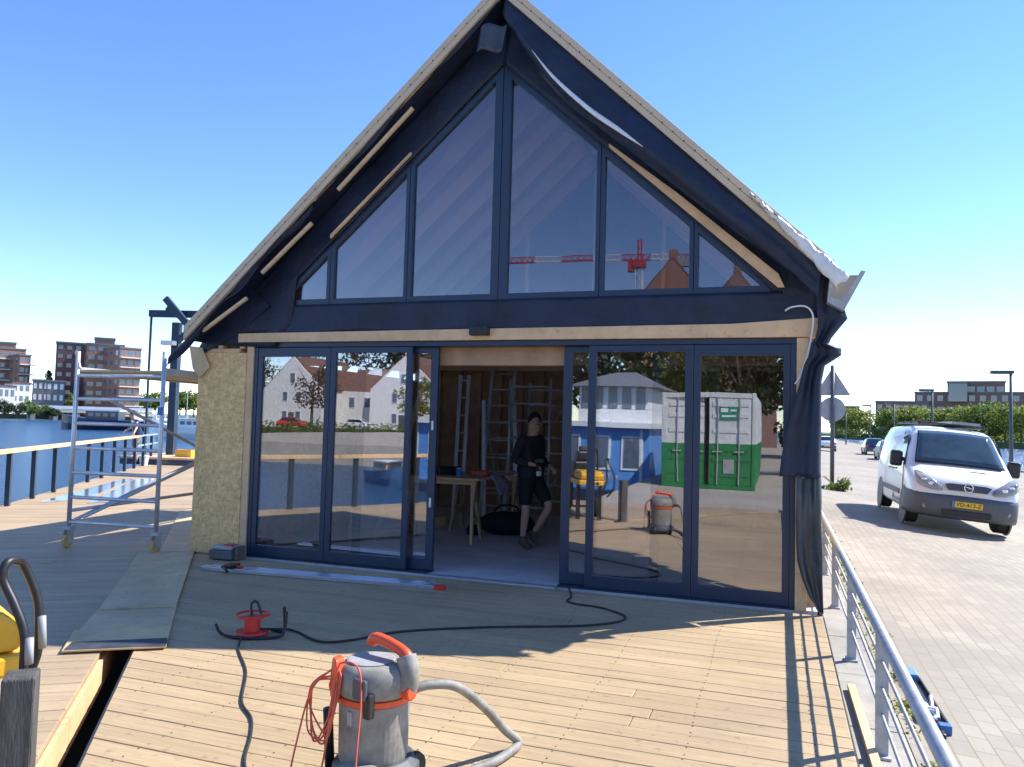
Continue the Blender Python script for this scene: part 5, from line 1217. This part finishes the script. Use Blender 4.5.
# white gabled houses over the water
def gable_house(label, apex, w, eave, base, dep, m='render', rm='rooft', wins=((-1.2,1),(1.2,1),(-1.2,0),(1.2,0),(0,2)), L_=14, rz=0):
    t = thing('gabled_house', label, 'house', (apex[0],apex[1],base), rz, None); h = apex[2]-base; e = eave-base
    MB().prism([(-w/2,0),(w/2,0),(w/2,e),(0,h),(-w/2,e)], xz, -L_, 0).build('wall', m, t)
    c = (h-e)/(w/2)
    for s_ in (-1,1): MB().prism([(0,h+.05),(s_*(w/2+.25),e-.25*c+.05),(s_*(w/2+.25),e-.25*c+.3),(0,h+.3)], xz, -L_-.2, -.25).build('roof', rm, t)
    for x, f in wins:
        z = .9+f*2.7; o = MB().box(x-.45,x+.45,.005,.06,z,z+1.4).build('window', 'white', t); MB().box(x-.37,x+.37,.061,.07,z+.08,z+1.32).build('pane', 'wingl', o)
    MB().box(-.35,.35,-1.3,-.7,h-.4,h+1.0).build('chimney', m, t)
    MB().box(-.5,.5,.005,.05,0,2.1).build('door', 'dgrey', t)
    return t
gable_house('white gabled house with tall roof left of the bare tree across the water', (-58.8,-85,10.1), 9.6, 5.4, .1, 85)
gable_house('white gabled house with chimney right of the bare tree across the water', (-43,-88,10.4), 10.5, 5.7, .1, 88)
t = thing('gabled_house', 'long white house with brown tiled roof between the two gables', 'house', (-51,-90,.1))
MB().box(-5,5,-8,0,0,5.2).build('wall', 'render', t); MB().prism([(-.4,5.2),(-4,8.8),(-8.4,5.2)], yz, -5, 5).build('roof', 'rooft', t)
for x in (-3.5,-1.2,1.2,3.5):
    o = MB().box(x-.5,x+.5,.005,.06,2.9,4.4).build('window', 'white', t); MB().box(x-.42,x+.42,.061,.07,2.98,4.32).build('pane', 'wingl', o)
gable_house('red brick house across the water, right of the white ones', (-31,-92,10.5), 9, 6, .1, 92, 'brick')
for i, (x, y, h, m, lab) in enumerate(((-51.5,-79,9,'leafb','bare brownish tree between the white gabled houses'),(-65,-80,8,'leafd','dark tree left of the white houses'),(-39,-83,7.5,'leafy','yellow green tree before the right white house'),(-71,-95,13,'leafb','tall brown tree behind the white houses'),(-48,-104,15,'leafb','tall brown tree rising behind the long white house'),(-30,-84,8,'leafd','dark tree at the right end of the bank'),(-62,-104,17,'leafb','tall brown tree behind the left white gable'),(-38,-106,17,'leafb','tall brown tree behind the right white gable'),(-80,-100,15,'leafd','big dark tree at the left end of the bank'),(-55,-112,19,'leafd','tallest dark tree behind the white houses'),(-44,-110,17,'leafd','tall dark tree behind the chimney of the right house'))):
    tree('bank_tree', lab, (x,y,.05), h, h*.4, m, 70+i % 2, nleaf=1100 if m == 'leafb' else 1500, leaf=.4, trunk=.25, group='trees among the white houses')
b = MB()
for k in range(70):
    q = k/69; x = -78+q*46; y = -67.6-(max(0,(x+60))*.74); leaves(b, (x,y,.1), (1.4,1.2,1.1), 70, .35, rt)
tag(b.build('bank_shrubs', 'leaf'), 'green shrubs along the bank below the white houses', 'shrubs', kind='stuff')
car('parked_car', 'bright red car parked before the white gabled houses', (-52.5,-80,.1), math.radians(80), 'red')
car('parked_car', 'white car parked on the bank right of the red car', (-45.5,-85,.1), math.radians(80), 'vanwhite')
boat('moored_boat', 'blue moored boat with wooden deck near the canal railing', (-10.5,-23,-1.25), math.radians(35), 3.4, 'tray0', 'lumber')
# tower crane far behind
cn = thing('tower_crane', 'red and white tower crane far behind the quay', 'crane', (-30.4,-200,0))
def truss(a, c, w, n, m, name, parent):
    a = Vector(a); c = Vector(c); d = (c-a)/n; b = MB(); up = Vector((0,0,1)) if abs((c-a).normalized().z) < .9 else Vector((0,1,0)); x = (c-a).normalized().cross(up).normalized()*w; z = up*w
    off = [-x-z, x-z, x+z, -x+z] if abs((c-a).normalized().z) > .9 else [-x-z, x-z, z]
    for o_ in off: b.beam(a+o_, c+o_, .22, .22)
    for k in range(n):
        p, q = a+d*k, a+d*(k+1)
        for i in range(len(off)): b.beam(p+off[i], q+off[(i+1) % len(off)], .14, .14)
    b.build(name, m, parent)
truss((0,0,-1),(0,0,44.5), .9, 22, 'white', 'mast', cn)
xs = [(-38,-30,'red'),(-30,-22,'white'),(-22,-13,'red'),(-13,-5,'white'),(-5,3,'red'),(3,9,'white'),(9,15,'red')]
for a, c, m in xs: truss((a,0,47.4-a*.02),(c,0,47.4-c*.02), .7, 5, m, 'jib', cn)
MB().box(-1.6,1.6,-1.6,1.6,44.6,46.5).build('slewing_unit', 'red', cn); MB().box(10,14.5,-1,1,44.3,46.6).build('counterweight', 'conc', cn); MB().box(-3.2,-1.7,-1.2,1.2,43.6,46.2).build('cabin', 'red', cn)
truss((0,0,47),(0,0,52), .5, 3, 'red', 'tower_head', cn)
p = MIR(672,258,62); gable_house('orange brick house with steep gable rising behind the quay trees', (p.x,p.y,p.z), 7.6, p.z-4.6, -.05, 62, 'brick')
p = MIR(737,272,64); gable_house('brown brick house with steep gable behind the quay trees', (p.x,p.y,p.z), 7.0, p.z-4.0, -.05, 64, 'brickb')
